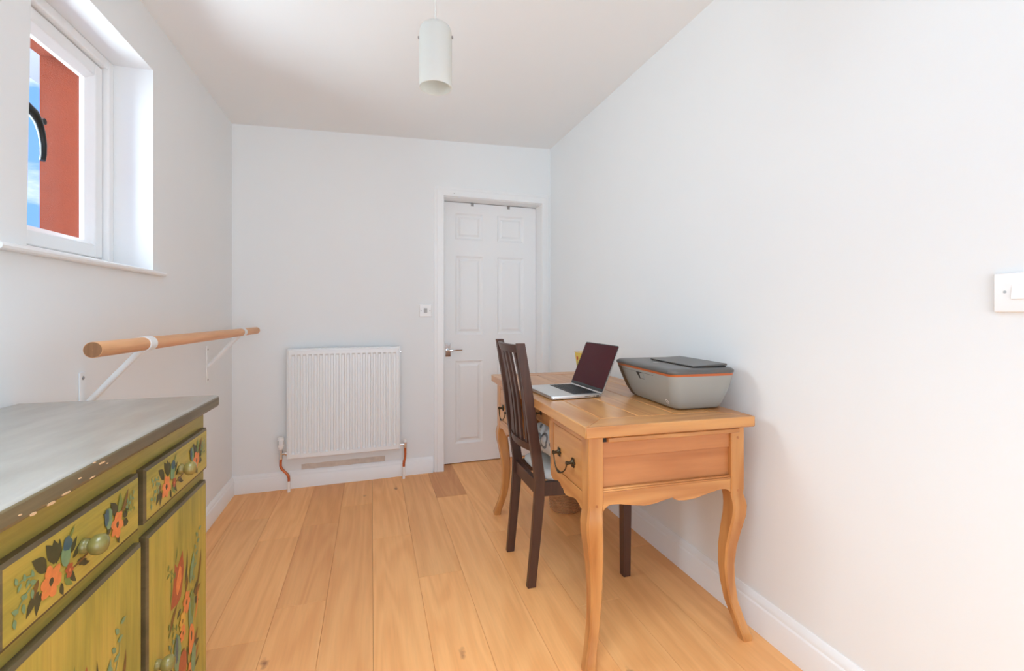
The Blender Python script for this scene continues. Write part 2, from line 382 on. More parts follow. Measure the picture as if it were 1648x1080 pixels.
# rear wall behind the camera; its glazed door is made up for fill light
wr = MB(); ox0, ox1, oz = -.62, 1.12, 2.08
wr.prism([(XL, -.1), (ox0, -.1), (ox0, zc(ox0)), (XL, ZL)], 'y', YR-.12, YR)
wr.prism([(ox1, -.1), (XR, -.1), (XR, zc(XR)), (ox1, zc(ox1))], 'y', YR-.12, YR)
wr.prism([(ox0, oz), (ox1, oz), (ox1, zc(ox1)), (ox0, zc(ox0))], 'y', YR-.12, YR)
struct(wr.build('wall_rear', M['wall']))
w2 = thing('added_glazed_door', (0, YR-.07, 0), kind='structure')
for a, b in ((ox0, ox0+.07), (.215, .285), (ox1-.07, ox1)):
    MB().box(a, b, -.03, .03, .0, oz).build('window_frame', M['upvc'], w2, bevel=.004)
for a, b in ((.0, .09), (oz-.07, oz)):
    MB().box(ox0+.07, ox1-.07, -.025, .025, a, b).build('window_frame', M['upvc'], w2, bevel=.004)
for a, b in ((ox0+.07, .215), (.285, ox1-.07)):
    MB().box(a, b, -.004, .004, .09, oz-.07).build('pane', M['glass'], w2)

# back wall with the door opening (local frame: x along the wall, y into it)
DX0, DX1, DZ = 1.335, 2.108, 1.992
def bz(x): return zc(WO[0] + x*math.cos(WA))
wb = MB(); L_ = 2.26
wb.prism([(-.06, -.1), (DX0, -.1), (DX0, bz(DX0)), (-.06, bz(-.06))], 'y', 0, .16)
wb.prism([(DX1, -.1), (L_, -.1), (L_, bz(L_)), (DX1, bz(DX1))], 'y', 0, .16)
wb.prism([(DX0, DZ), (DX1, DZ), (DX1, bz(DX1)), (DX0, bz(DX0))], 'y', 0, .16)
wbo = struct(wb.build('wall_back', M['wall'], loc=(*WO, 0), rz=WA))
# strip of bare plaster left under the radiator
mb = MB(); top = [(.40+.53*i/14, .147 + .0012*math.sin(i*1.7) + .004*i/14) for i in range(15)]
bot = [(.40+.53*i/14, .113 + .001*math.sin(i*2.3)) for i in range(15)]
mb.prism(bot + top[::-1], 'y', -.0012, .001); mb.build('bare_plaster_strip', M['plaster'], wbo)
# hallway side behind the door, so nothing is open to the sky
struct(MB().box(DX0-.1, L_, .165, .19, -.1, 2.2).build('wall_hallway', M['wall'], loc=(*WO, 0), rz=WA))

# skirting boards
def skirt(h):
    return [(0, 0), (-.018, 0), (-.018, h*.72), (-.0165, h*.75), (-.0135, h*.78), (-.0125, h*.84), (-.011, h*.89), (-.0065, h*.95), (-.003, h), (0, h)]
struct(MB().prism([(-p[0]*-1, p[1]) for p in skirt(.112)], 'x', 0.0, 1.262).build('baseboard_back', M['gloss'], loc=(*WO, 0), rz=WA, smooth=True, ang=25))
mb = MB().prism([(XL - p[0], p[1]) for p in skirt(.112)], 'y', YR, 3.25)
struct(mb.build('baseboard_left', M['gloss'], smooth=True, ang=25))
mb = MB().prism([(XR + p[0], p[1]) for p in skirt(.13)], 'y', YR, 3.30)
struct(mb.build('baseboard_right', M['gloss'], smooth=True, ang=25))

# door
d1 = thing('door_1', (*WO, 0), WA, kind='structure')
dx0, dx1, dy = 1.340, 2.104, .118
dz0, dz1 = .006, 1.980
px = [(1.449, 1.664), (1.781, 2.000)]; pz = [(.151, .778), (.977, 1.576), (1.698, 1.900)]
mb = MB()
xs = sorted([dx0, dx1] + [q for p in px for q in p]); zs = sorted([dz0, dz1] + [q for p in pz for q in p])
for i in range(len(xs)-1):
    for j in range(len(zs)-1):
        if i in (1, 3) and j in (1, 3, 5): continue
        mb.add([(xs[i],dy,zs[j]),(xs[i+1],dy,zs[j]),(xs[i+1],dy,zs[j+1]),(xs[i],dy,zs[j+1])], [(0,1,2,3)])
for a, b in px:
    for c, d in pz:
        w = .014; yy = dy+.009
        mb.add([(a,dy,c),(b,dy,c),(b,dy,d),(a,dy,d),(a+w,yy,c+w),(b-w,yy,c+w),(b-w,yy,d-w),(a+w,yy,d-w)],
               [(0,1,5,4),(1,2,6,5),(2,3,7,6),(3,0,4,7),(4,5,6,7)])
mb.box(dx0, dx1, dy+.0095, dy+.035, dz0, dz1)
for e in ((dx0, dx0+.0001), (dx1-.0001, dx1)): mb.box(e[0], e[1], dy, dy+.02, dz0, dz1)
mb.box(dx0, dx1, dy, dy+.02, dz1-.0001, dz1)
mb.build('door_leaf', M['doorpaint'], d1)
for a, b in px:
    for c, d in pz:
        w, w2_, y0, y1 = .026, .042, dy+.0088, dy+.001
        MB().add([(a+w,y0,c+w),(b-w,y0,c+w),(b-w,y0,d-w),(a+w,y0,d-w),(a+w2_,y1,c+w2_),(b-w2_,y1,c+w2_),(b-w2_,y1,d-w2_),(a+w2_,y1,d-w2_)],
                 [(0,1,5,4),(1,2,6,5),(2,3,7,6),(3,0,4,7),(4,5,6,7),(3,2,1,0)]).build('panel', M['doorpaint'], d1)
mb = MB().box(DX0-.001, dx0-.002, 0, .16, 0, DZ).box(dx1+.002, DX1+.001, 0, .16, 0, DZ).box(dx0-.002, dx1+.002, 0, .16, dz1+.004, DZ)
mb.build('door_lining', M['gloss'], d1)
hx, hz = 1.393, .863
hp = MB().box(hx-.021, hx+.021, dy-.008, dy, hz-.050, hz+.052).build('handle_plate', M['chrome'], d1, bevel=.003); hp['label'] = 'chrome lever handle'
MB().lathe([(.013, dy-.008), (.013, dy-.02), (.008, dy-.022), (.008, dy-.045)], 16, (hx, 0, hz), 'y').build('rose', M['chrome'], hp, smooth=True)
MB().tube([(hx, dy-.045, hz), (hx+.012, dy-.05, hz), (hx+.05, dy-.05, hz+.003), (hx+.10, dy-.047, hz+.002)], [.008,.008,.007,.006], 10).build('lever', M['chrome'], hp, smooth=True)
for x in (1.582, 1.873):
    MB().prism([(dy-.003, dz1-.022), (dy-.0005, dz1-.022), (dy-.0005, dz1+.001), (dy+.036, dz1+.001), (dy+.036, dz1+.003), (dy-.003, dz1+.003)], 'x', x-.011, x+.011).build('over_door_hook', M['steel'], d1)
# architrave
def archprof(): return [(0, 0), (0, -.008), (.006, -.011), (.018, -.012), (.024, -.016), (.050, -.018), (.058, -.021), (.066, -.021), (.070, -.017), (.070, 0)]
ar = thing('trim_1', (*WO, 0), WA, kind='structure')
def arch_piece(pts):  # each profile point swept between its two mitred ends
    n = len(pts[0]); mb = MB(); mb.loft(pts, 0, True); mb.build('architrave', M['gloss'], ar, smooth=True, ang=25)
ax0, ax1, az = DX0+.004, DX1-.004, DZ-.004
lp = archprof()      # t = 0 outer edge ... .07 inner edge
k2 = .055/.070       # right-hand leg is squeezed against the side wall
def lx(t): return ax0-.070+t
def rx(t): return ax1+(.070-t)*k2
arch_piece([[(lx(t), y, 0) for t, y in lp], [(lx(t), y, az+.070-t) for t, y in lp]])
arch_piece([[(lx(t), y, az+.070-t) for t, y in lp], [(rx(t), y, az+.070-t) for t, y in lp]])
arch_piece([[(rx(t), y, az+.070-t) for t, y in lp], [(rx(t), y, 0) for t, y in lp]])
MB().lathe([(.0035, -.022), (.0035, -.019)], 10, (1.414, 0, 2.012), 'y').build('screw', M['steel'], ar)

# window in the left wall
wz0, wz1, wy0, wy1 = 1.312, 2.122, 1.484, 2.175
w1 = thing('window_1', (0, 0, 0), kind='structure')
FX = -.97                                # room face of the fixed frame
def ringframe(mb, x0, x1, y0, y1, z0, z1, wy, wz, m=0, wyn=None):
    wyn = wyn or wy
    mb.box(x0, x1, y0, y0+wyn, z0, z1, m).box(x0, x1, y1-wy, y1, z0, z1, m)
    mb.box(x0, x1, y0+wyn, y1-wy, z0, z0+wz, m).box(x0, x1, y0+wyn, y1-wy, z1-wz, z1, m)
mb = MB(); ringframe(mb, FX-.07, FX, wy0-.014, wy1, wz0, wz1, .036, .036, wyn=.06)
mb.build('window_frame', M['upvc'], w1, bevel=.004)
mb = MB(); ringframe(mb, FX-.068, FX-.018, wy0+.05, wy1-.040, wz0+.040, wz1-.040, .048, .048, wyn=.07)
sash = mb.build('sash', M['upvc'], w1, bevel=.005)
mb = MB(); ringframe(mb, FX-.06, FX-.026, wy0+.046, wy1-.036, wz0+.036, wz1-.036, .005, .005, wyn=.005)
mb.build('gasket', M['greydot'], w1)
mb = MB()
gy0, gy1, gz0, gz1 = wy0+.12, wy1-.088, wz0+.088, wz1-.088
for A in (0, 1):
    pass
# sloped glazing bead
o_ = [(gy0, gz0), (gy1, gz0), (gy1, gz1), (gy0, gz1)]; i_ = [(gy0+.018, gz0+.018), (gy1-.018, gz0+.018), (gy1-.018, gz1-.018), (gy0+.018, gz1-.018)]
for k in range(4):
    j = (k+1) % 4
    a, b, c, d = o_[k], o_[j], i_[j], i_[k]
    mb.add([(FX-.022,*a),(FX-.022,*b),(FX-.044,*c),(FX-.044,*d),(FX-.058,*a),(FX-.058,*b),(FX-.058,*c),(FX-.058,*d)],
           [(0,1,2,3),(4,7,6,5),(3,2,6,7),(0,4,5,1)])
mb.build('glazing_bead', M['upvc'], sash)
MB().box(FX-.054, FX-.048, gy0+.005, gy1-.005, gz0+.005, gz1-.005).build('pane', M['glass'], sash)
sb = MB(); prof = [(XL-.13, 1.312), (XL-.13, 1.3145), (XL+.017, 1.3145), (XL+.022, 1.312), (XL+.024, 1.306), (XL+.022, 1.300), (XL+.017, 1.297), (XL+.0005, 1.297), (XL+.0005, 1.312)]
sb.prism(prof[2:8] + [(XL+.0005, 1.3145)], 'y', 1.355, 2.243)
sb.box(XL-.13, XL+.001, 1.475, 2.1745, 1.3121, 1.3146)
sb.build('window_sill', M['gloss'], w1, smooth=True, ang=30)
# black monkey-tail handle on the sash
hy, hz = 1.625, 1.742
h = MB().box(FX-.019, FX-.010, hy-.010, hy+.010, hz-.035, hz+.035).build('handle', M['black'], w1, bevel=.003); h['label'] = 'black curved iron window handle'
MB().tube([(FX-.012, hy, hz), (FX+.014, hy, hz)], .009, 10).build('pivot', M['black'], h, smooth=True)
MB().tube([(FX+.012, hy-.012, hz+.004), (FX+.018, hy+.03, hz+.003), (FX+.02, hy+.065, hz-.006), (FX+.02, hy+.088, hz-.024), (FX+.02, hy+.103, hz-.052),
           (FX+.02, hy+.111, hz-.085), (FX+.02, hy+.111, hz-.115), (FX+.02, hy+.107, hz-.135)], [.014,.0155,.0135,.0105,.009,.008,.0075,.007], 12).build('lever', M['black'], h, smooth=True)
MB().tube([(FX+.02, hy+.085, hz-.016), (FX+.02, hy+.105, hz-.014)], .0035, 8).lathe([(.0095, FX+.0165), (.0095, FX+.0225)], 14, (0, hy+.113, hz-.014), 'x').build('key_lobe', M['black'], h, smooth=True)

# eaves outside, above the window: soffit, fascia and gutter of the building
ev = thing('roof_eave', (-1.225, 2.9, 2.24), 0, 'grey eave with pale gutter seen through the window', 'eave')
def eav(mb): return mb.xf(lambda x, y, z: (x+1.225, y-2.9, z-2.24))
eav(MB().prism([(-2.05, 2.66), (-1.75, 2.66), (-1.75, 2.69), (-2.05, 2.69)], 'y', 2.4, 4.4)).build('soffit', M['gutter'], ev)
eav(MB().box(-1.75, -1.72, 2.4, 4.4, 2.50, 2.69)).build('fascia', M['sky_fascia'], ev)
eav(MB().tube([(-1.80, 2.4, 2.60), (-1.80, 4.4, 2.60)], .05, 14)).build('gutter', M['gutter'], ev, smooth=True)
eav(MB().prism([(-1.74, 2.40), (-1.70, 2.52), (-1.62, 2.52), (-1.62, 2.46)], 'y', 2.5, 4.3)).build('bracket_board', M['sky_fascia'], ev)
eav(MB().box(-1.74, -1.20, 3.6, 3.7, 2.50, 2.56)).build('rafter', M['sky_fascia'], ev)

# ================================================================== BIG FURNITURE
# ---- writing desk (its near end stands slightly out of square)
DO = (.69*.96, 1.372*.96, 0)
dk = thing('writing_desk', DO, 0, 'honey coloured wooden writing desk with curved legs against the white wall', 'desk')
def DK(x, y, z): return ((x + .018*y)*.96, (y - .045*x)*.96, 1.15 - .96*(1.15 - z))
def D(mb): return mb.xf(DK)
BL, BD = 1.232, .618          # body length and depth
TX0, TX1, TY0, TY1, TZ0, TZ1 = -.027, .632, -.037, 1.270, .736, .775
# top: clamped boards with mitred frame
fw = .105
def topboard(poly, mat, name='top_board'):
    g = MB().prism(poly, 'z', TZ0, TZ1); return D(g).build(name, mat, dk, bevel=.0035, seg=2)
e = .0006
topboard([(TX0, TY0+e), (TX0, TY1-e), (TX0+fw, TY1-fw-e), (TX0+fw, TY0+fw+e)], M['desky'])
topboard([(TX1, TY1-e), (TX1, TY0+e), (TX1-fw, TY0+fw+e), (TX1-fw, TY1-fw-e)], M['desky'])
topboard([(TX0+e, TY0), (TX0+fw+e, TY0+fw), (TX1-fw-e, TY0+fw), (TX1-e, TY0)], M['deskx'])
topboard([(TX0+e, TY1), (TX1-e, TY1), (TX1-fw-e, TY1-fw), (TX0+fw+e, TY1-fw)], M['deskx'])
bw = (TX1-TX0-2*fw)/3
for k in range(3):
    a = TX0+fw+k*bw; topboard([(a+e, TY0+fw+.001), (a+bw-e, TY0+fw+.001), (a+bw-e, TY1-fw-.001), (a+e, TY1-fw-.001)], M['desky'])
# moulded lip under the top is the overhang itself; legs
def leg(cx, cy, sx, sy):
    mb = MB(); B = .0275
    prof = [(.738, 0, .0275, .0275), (.50, 0, .0275, .0275), (.482, 0, .0275, .0275), (.468, .003, .0285, .029), (.445, .006, .030, .031), (.41, .004, .030, .030), (.36, -.004, .0275, .028), (.30, -.012, .0245, .025),
            (.24, -.015, .0220, .023), (.18, -.012, .0200, .0215), (.12, -.004, .0185, .020), (.07, .010, .0180, .019), (.035, .021, .0190, .019), (.012, .028, .0205, .0205), (0, .028, .0185, .0185)]
    rings = []
    for z, off, wx, wy in prof:
        x, y = cx + sx*off, cy + sy*off
        if z < .48: z -= .0479*(1 - z/.48)
        c = min(.006, wx*.28) if z < .49 else .003
        pts = [(-wx+c,-wy),(wx-c,-wy),(wx,-wy+c),(wx,wy-c),(wx-c,wy),(-wx+c,wy),(-wx,wy-c),(-wx,-wy+c)]
        rings.append([(x+a, y+b, z) for a, b in pts])
    mb.loft(rings); o = D(mb).build('leg', M['deskz'], dk, smooth=True, ang=28)
    return o
B = .0275
legs = [leg(B, B, -1, -1), leg(BD-B, B, 1, -1), leg(B, BL-B, -1, 1), leg(BD-B, BL-B, 1, 1)]
for (x, z) in ((.590, .690), (.590, .498), (.030, .498)):
    D(MB().lathe([(.0048, -.0012), (.0048, .004)], 12, (x, 0, z), 'y')).build('peg', M['deskpanel'], dk)
# end panels (near and far): slide, upper rail, sunk panel, bead, shaped apron
apron_pts = [(.055, .474), (.062, .484), (.075, .494), (.09, .4965), (.12, .4945), (.17, .485), (.215, .4795), (.255, .483), (.29, .491), (.322, .4965), (.330, .490), (.345, .4835), (.375, .481), (.42, .485), (.47, .497), (.52, .506), (.545, .504), (.563, .492)]
for side, y0 in (('near', 0.004), ('far', BL-.022)):
    s_ = 1 if side == 'near' else -1
    ya, yb = (y0, y0+.018)
    D(MB().prism([(p[0], p[1]) for p in apron_pts] + [(.563, .541), (.055, .541)], 'y', ya, yb)).build('apron', M['deskx'], dk, bevel=.002)
    yi0, yi1 = (ya+.016, ya+.022) if side == 'near' else (ya-.004, ya+.002)
    D(MB().box(.055, .563, yi0, yi1, .535, .662)).build('end_panel', M['deskpanel'], dk)
    yu0, yu1 = (ya+.008, ya+.018) if side == 'near' else (ya, ya+.010)
    D(MB().box(.055, .563, yu0, yu1, .655, .716)).build('upper_rail', M['deskpanel'], dk, bevel=.0015)
    ym = (ya-.001, ya+.012) if side == 'near' else (ya+.006, ya+.019)
    D(MB().box(.055, .563, ym[0], ym[1], .541, .547).box(.055, .563, ym[0]+.003, ym[1], .547, .553)).build('bead', M['deskx'], dk, bevel=.0015)
D(MB().box(.065, .585, -.016, .16, .7130, .7290)).build('pull_out_slide', M['deskx'], dk, bevel=.003)
D(MB().box(.048, .066, .0005, .012, .712, .7355)).build('slide_slot', M['darkslot'], dk)
# front blocks either side of the kneehole
front_low = [(.055, .472), (.063, .469), (.083, .4785), (.105, .4835), (.129, .481), (.165, .470), (.195, .464), (.215, .466), (.226, .480), (.236, .476), (.252, .487), (.278, .490), (.305, .481), (.33, .477), (.350, .486), (.357, .50), (.359, .53)]
def front_block(mir):
    f = (lambda y: y) if not mir else (lambda y: BL - y)
    x0, x1 = .002, .022
    mk = lambda poly: [(f(a), b) for a, b in poly]
    # rails round the drawer
    D(MB().prism(mk(front_low + [(.359, .5305), (.055, .5305)]), 'x', x0, x1)).build('apron', M['desky'], dk, bevel=.002)
    D(MB().prism(mk([(.055, .706), (.359, .706), (.359, .738), (.055, .738)]), 'x', x0, x1)).build('front_rail', M['desky'], dk)
    D(MB().prism(mk([(.326, .5305), (.359, .5305), (.359, .58), (.362, .61), (.370, .632), (.370, .706), (.326, .706)]), 'x', x0, x1)).build('front_stile', M['deskz'], dk)
    dr = D(MB().prism(mk([(.0575, .5325), (.3235, .5325), (.3235, .704), (.0575, .704)]), 'x', x0+.001, x1-.002)).build('drawer', M['desky'], dk, bevel=.0025)
    D(MB().prism(mk([(.055, .531), (.326, .531), (.326, .7055), (.055, .7055)]), 'x', x1-.002, x1)).build('drawer_gap', M['darkslot'], dk)
    # inner side of the kneehole
    D(MB().prism(mk([(.352, .531), (.366, .531), (.366, .738), (.352, .738)]), 'y', .025, .5).xf(lambda x, y, z: (x, y, z)) if False else
      MB().box(.022, .590, *sorted((f(.345), f(.359))), .49, .738)).build('kneehole_side', M['deskx'], dk)
    # bail handle
    yc = .195; zc_ = .607
    for q in (-.066, .066):
        y = f(yc+q); rs = MB()
        rs.lathe([(.0125, -.0005), (.0125, -.003), (.009, -.006), (.0055, -.009), (.0055, -.020), (.0075, -.022), (.0075, -.028), (.004, -.030)], 14, (x0, y, zc_), 'x')
        for a in range(6):
            t = a*math.pi/3; rs.lathe([(.0055, -.0003), (.0055, -.003), (.003, -.0045)], 8, (x0, y+.0135*math.cos(t), zc_+.0135*math.sin(t)), 'x')
        D(rs).build('rosette', M['bronze'], dr, smooth=True)
    ya, yb = f(yc-.066), f(yc+.066)
    pts = []
    for t in range(13):
        u = t/12; y = ya+(yb-ya)*u; z = zc_ - .052*math.sin(math.pi*u)**.55
        pts.append((x0-.024-.006*math.sin(math.pi*u), y, z))
    rad = [.0026+.0028*math.exp(-((t-6)/1.6)**2) for t in range(13)]
    D(MB().tube(pts, rad, 8)).build('bail_pull', M['bronze'], dr, smooth=True)
front_block(False); front_block(True)
# recessed middle drawer with its own scalloped rail
mid = [(.360, .628), (.40, .634), (.44, .641), (.52, .645), (.616, .640), (.71, .645), (.79, .641), (.83, .634), (.872, .628)]
D(MB().prism(mid + [(.872, .738), (.360, .738)], 'x', .045, .060)).build('middle_rail', M['desky'], dk)
dr = D(MB().box(.036, .046, .405, .827, .655, .722)).build('drawer', M['desky'], dk, bevel=.002)
for q in (-.05, .05):
    D(MB().lathe([(.010, 0), (.010, -.003), (.004, -.006), (.004, -.018), (.006, -.02), (.006, -.024)], 12, (.036, .616+q, .69), 'x')).build('rosette', M['bronze'], dr, smooth=True)
D(MB().tube([(.013, .566, .69), (.010, .575, .662), (.010, .616, .655), (.010, .657, .662), (.013, .666, .69)], .0028, 8)).build('bail_pull', M['bronze'], dr, smooth=True)
D(MB().box(.590, .606, .03, BL-.03, .49, .738)).build('back_panel', M['desky'], dk)

# ---- painted cabinet
CA = math.atan2(-1, -.014)
cb = thing('painted_cabinet', (-.414, 1.39, 0), CA, 'olive green cabinet hand painted with orange flowers below the window', 'cabinet')
CL = .716
mb = MB()
mb.box(0, CL, -.388, -.010, .07, .8935)
mb.build('body', M['olive_frame'], cb, bevel=.003)
MB().box(.02, CL-.02, -.38, -.03, 0, .07).build('plinth', M['umber'], cb)
tp = MB().prism([(-.036, -.4215), (-.030, .018), (CL+.03, .018), (CL+.03, -.411)], 'z', .8935, .9245)
tp.m = [0, 0] + [1]*4
tp = tp.build('top', [M['cabtop'], M['topedge']], cb, bevel=.007, seg=3)
# chips where the paint has come off the front edge of the top and the frame below
for x, z, w, hh, sk in [(.520,.914,.012,.0028,0), (.575,.909,.0055,.0022,0), (.545,.900,.010,.0022,0), (.605,.899,.013,.003,0), (.635,.897,.011,.004,0), (.668,.897,.008,.004,0), (.506,.9085,.004,.0018,0), (.69,.905,.004,.002,0), (.54,.9205,.005,.002,0)]:
    w *= .7; hh *= .62
    MB().prism([(x-w, z-hh*.7), (x-w*.3, z-hh), (x+w*.9, z-hh*.5), (x+w, z+hh*.4), (x+w*.2, z+hh*.7), (x-w*.8, z+hh*.3)], 'y', .0176, .0186).build('paint_chip', M['chip'], tp)
def slab_front(name, x0, x1, z0, z1, mat, yf=.004):
    c = .006; mb = MB(); yb = -.010
    vs = [(x0,yb,z0),(x1,yb,z0),(x1,yb,z1),(x0,yb,z1),(x0,yf-c*.5,z0),(x1,yf-c*.5,z0),(x1,yf-c*.5,z1),(x0,yf-c*.5,z1),(x0+c,yf,z0+c),(x1-c,yf,z0+c),(x1-c,yf,z1-c),(x0+c,yf,z1-c)]
    mb.add(vs, [(0,3,2,1)]); mb.add(vs, [(i,(i+1)%4,4+(i+1)%4,4+i) for i in range(4)] + [(4+i,4+(i+1)%4,8+(i+1)%4,8+i) for i in range(4)], 1)
    mb.add(vs, [(8,9,10,11)])
    return mb.build(name, [mat, M['umber']], cb)
def knob(parent, x, z, yf=.004):
    MB().lathe([(.0105, yf), (.0112, yf+.002), (.0108, yf+.0055), (.0088, yf+.0075), (.0082, yf+.009), (.0105, yf+.011), (.0138, yf+.0145), (.0152, yf+.0195), (.0146, yf+.0255), (.0110, yf+.030), (.0045, yf+.0325), (0.0005, yf+.0328)], 24, (x, 0, z), 'y').build('knob', M['knob'], parent, smooth=True, ang=60)
FM = ['f_orange', 'f_red', 'f_blue', 'f_teal', 'f_dark', 'f_green', 'f_brown', 'f_yellow']
FI = {n[2:]: i for i, n in enumerate(FM)}
class Paint:   # brush strokes: thin raised flat shapes in the x-z plane of a painted front
    def __init__(s, yf): s.mb = MB(); s.y = yf; s.n = 0
    def poly(s, pts, c):
        s.n += 1; y = s.y + .0003 + .00002*s.n
        s.mb.add([(p[0], y, p[1]) for p in pts], [tuple(range(len(pts)))], FI[c])
    def leaf(s, p0, p1, w, c, bend=0.0):
        ax, az = p1[0]-p0[0], p1[1]-p0[1]; L = math.hypot(ax, az); ux, uz = ax/L, az/L; nx, nz = -uz, ux
        up, dn = [], []
        for i in range(9):
            t = i/8; ww = w*math.sin(math.pi*min(1, t**.8))*.5; b = bend*L*math.sin(math.pi*t)
            cx, cz = p0[0]+ax*t+nx*b, p0[1]+az*t+nz*b
            up.append((cx+nx*ww, cz+nz*ww)); dn.append((cx-nx*ww, cz-nz*ww))
        s.poly(up + dn[-2:0:-1], c)
    def blob(s, x, z, rx, rz, c, n=14, j=.12, rot=0):
        pts = []
        for k in range(n):
            a = 2*math.pi*k/n; q = 1 + random.uniform(-j, j); dx, dz = rot2(rx*q*math.cos(a), rz*q*math.sin(a), rot); pts.append((x+dx, z+dz))
        s.poly(pts, c)
    def bloom(s, x, z, r, c='orange', mid='dark', sq=.8):
        for k in range(6):
            a = k*2*math.pi/6+.3+random.uniform(-.15, .15); q = random.uniform(.92, 1.18)
            s.blob(x+r*.55*sq*math.cos(a), z+r*.58*math.sin(a), r*.50*q, r*.36*q, c, 12, .10, a)
        for k in range(4):
            a = random.uniform(0, 6.28); s.leaf((x+r*.2*math.cos(a), z+r*.2*math.sin(a)), (x+r*.85*sq*math.cos(a), z+r*.85*math.sin(a)), r*.12, 'yellow' if c == 'orange' else 'orange')
        s.blob(x, z, r*.7*sq, r*.7, c); s.blob(x, z, r*.2, r*.26, mid)
    def spray(s, x, z, dx, dz, n, c, size=.012):
        L = math.hypot(dx, dz)
        s.leaf((x, z), (x+dx, z+dz), .0022, c, .1)
        for k in range(n):
            t = (k+.6)/n; bx, bz_ = x+dx*t, z+dz*t; sd = 1 if k % 2 else -1
            s.leaf((bx, bz_), (bx + sd*size*dz/L + dx/L*size*.5, bz_ - sd*size*dx/L + dz/L*size*.5), size*.55, c)
    def done(s, parent):
        o = s.mb.build('painted_flowers', [M[n] for n in FM], parent); return o
def drawer_flowers(parent, x0):
    # x grows towards the viewer's left; x0 is the middle of the drawer
    p = Paint(.004); X = lambda d: x0 + d
    for (a, b, c, d, w, col) in [(.085,.800,.112,.828,.018,'dark'), (.072,.806,.086,.836,.016,'dark'), (.070,.802,.070,.836,.020,'dark'), (.066,.800,.058,.832,.012,'dark'),
                                 (.098,.782,.122,.760,.014,'dark'), (.095,.778,.104,.752,.011,'dark'), (.055,.768,.050,.748,.009,'dark'), (.040,.800,.020,.818,.012,'dark'), (.030,.790,.012,.806,.010,'dark'),
                                 (.048,.776,.030,.752,.010,'green'), (.036,.778,.022,.752,.010,'dark'), (.020,.780,-.004,.772,.010,'dark'), (.012,.776,-.012,.764,.008,'dark'), (.100,.798,.108,.776,.009,'brown')]:
        p.leaf((X(a), b), (X(c), d), w, col, .08)
    p.leaf((X(.045), .776), (X(-.03), .786), .004, 'brown', .05)
    p.spray(X(.100), .800, .045, -.030, 6, 'teal', .012); p.spray(X(.105), .806, .035, .006, 5, 'teal', .010)
    p.bloom(X(.076), .782, .022); p.blob(X(.046), .803, .011, .017, 'teal'); p.blob(X(.042), .817, .010, .010, 'blue'); p.leaf((X(.038), .822), (X(.026), .838), .005, 'green')
    p.bloom(X(.038), .777, .010, 'red', 'orange')
    for (a, b, c, d, w, col) in [(-.085,.800,-.066,.832,.016,'dark'), (-.090,.802,-.096,.838,.013,'green'), (-.098,.800,-.122,.836,.010,'brown'), (-.104,.792,-.124,.802,.014,'dark'), (-.106,.784,-.122,.776,.014,'dark'), (-.090,.770,-.092,.752,.008,'dark'), (-.068,.792,-.054,.778,.009,'dark'), (-.060,.804,-.044,.822,.008,'dark')]:
        p.leaf((X(a), b), (X(c), d), w, col, .08)
    p.blob(X(-.062), .808, .009, .019, 'teal'); p.blob(X(-.055), .812, .006, .015, 'blue')
    p.bloom(X(-.086), .787, .021); p.spray(X(-.110), .806, -.030, .012, 6, 'teal', .009); p.spray(X(-.112), .800, -.030, -.004, 5, 'green', .008)
    return p.done(parent)
def door_flowers(parent, dx):
    p = Paint(.004); X = lambda q: q + dx
    p.poly([(X(.238),.506),(X(.232),.530),(X(.225),.552),(X(.216),.596),(X(.206),.582),(X(.196),.588),(X(.176),.606),(X(.172),.580),(X(.168),.560),(X(.178),.530),(X(.186),.505),(X(.205),.500)], 'red')
    p.blob(X(.196), .548, .012, .030, 'orange', rot=.2)
    for (a, b, c, d, w, col) in [(.214,.596,.206,.630,.006,'green'), (.165,.520,.150,.596,.010,'dark'), (.240,.520,.236,.590,.006,'green'), (.118,.470,.070,.500,.016,'dark'), (.110,.468,.066,.470,.020,'brown'), (.105,.455,.080,.436,.016,'dark'), (.09,.48,.064,.555,.012,'brown'),
                                 (.205,.500,.246,.452,.014,'brown'), (.160,.500,.150,.540,.016,'brown'), (.185,.478,.206,.466,.012,'dark'), (.120,.345,.085,.372,.018,'brown'), (.118,.350,.078,.340,.016,'dark'), (.105,.40,.086,.470,.008,'orange'), (.170,.380,.160,.330,.016,'brown'), (.150,.37,.146,.32,.012,'dark'), (.12,.30,.08,.33,.01,'red'), (.115,.29,.075,.30,.01,'dark'), (.23,.36,.252,.39,.009,'dark')]:
        p.leaf((X(a), b), (X(c), d), w, col, .08)
    p.spray(X(.215), .560, .040, .040, 5, 'green', .013); p.spray(X(.125), .500, -.045, .115, 9, 'teal', .016); p.spray(X(.205), .440, .045, .030, 5, 'green', .014); p.spray(X(.200), .425, .045, .0, 5, 'teal', .014)
    p.leaf((X(.134), .505), (X(.112), .572), .022, 'teal'); p.blob(X(.128), .440, .018, .044, 'teal', rot=.1); p.blob(X(.122), .452, .009, .034, 'green')
    p.bloom(X(.157), .476, .024, 'orange', 'brown'); p.bloom(X(.180), .446, .020, 'yellow', 'brown'); p.bloom(X(.178), .418, .017, 'orange', 'brown')
    p.blob(X(.129), .372, .017, .036, 'orange'); p.blob(X(.129), .378, .004, .012, 'dark')
    p.blob(X(.207), .392, .018, .038, 'teal'); p.blob(X(.212), .40, .008, .028, 'blue')
    p.blob(X(.180), .345, .022, .036, 'red'); p.bloom(X(.140), .300, .022, 'orange', 'dark'); p.blob(X(.118), .318, .014, .036, 'teal')
    p.bloom(X(.19), .27, .024, 'red', 'dark'); p.spray(X(.17), .25, .01, -.08, 7, 'green', .016)
    return p.done(parent)
dz_0, dz_1 = .742, .848
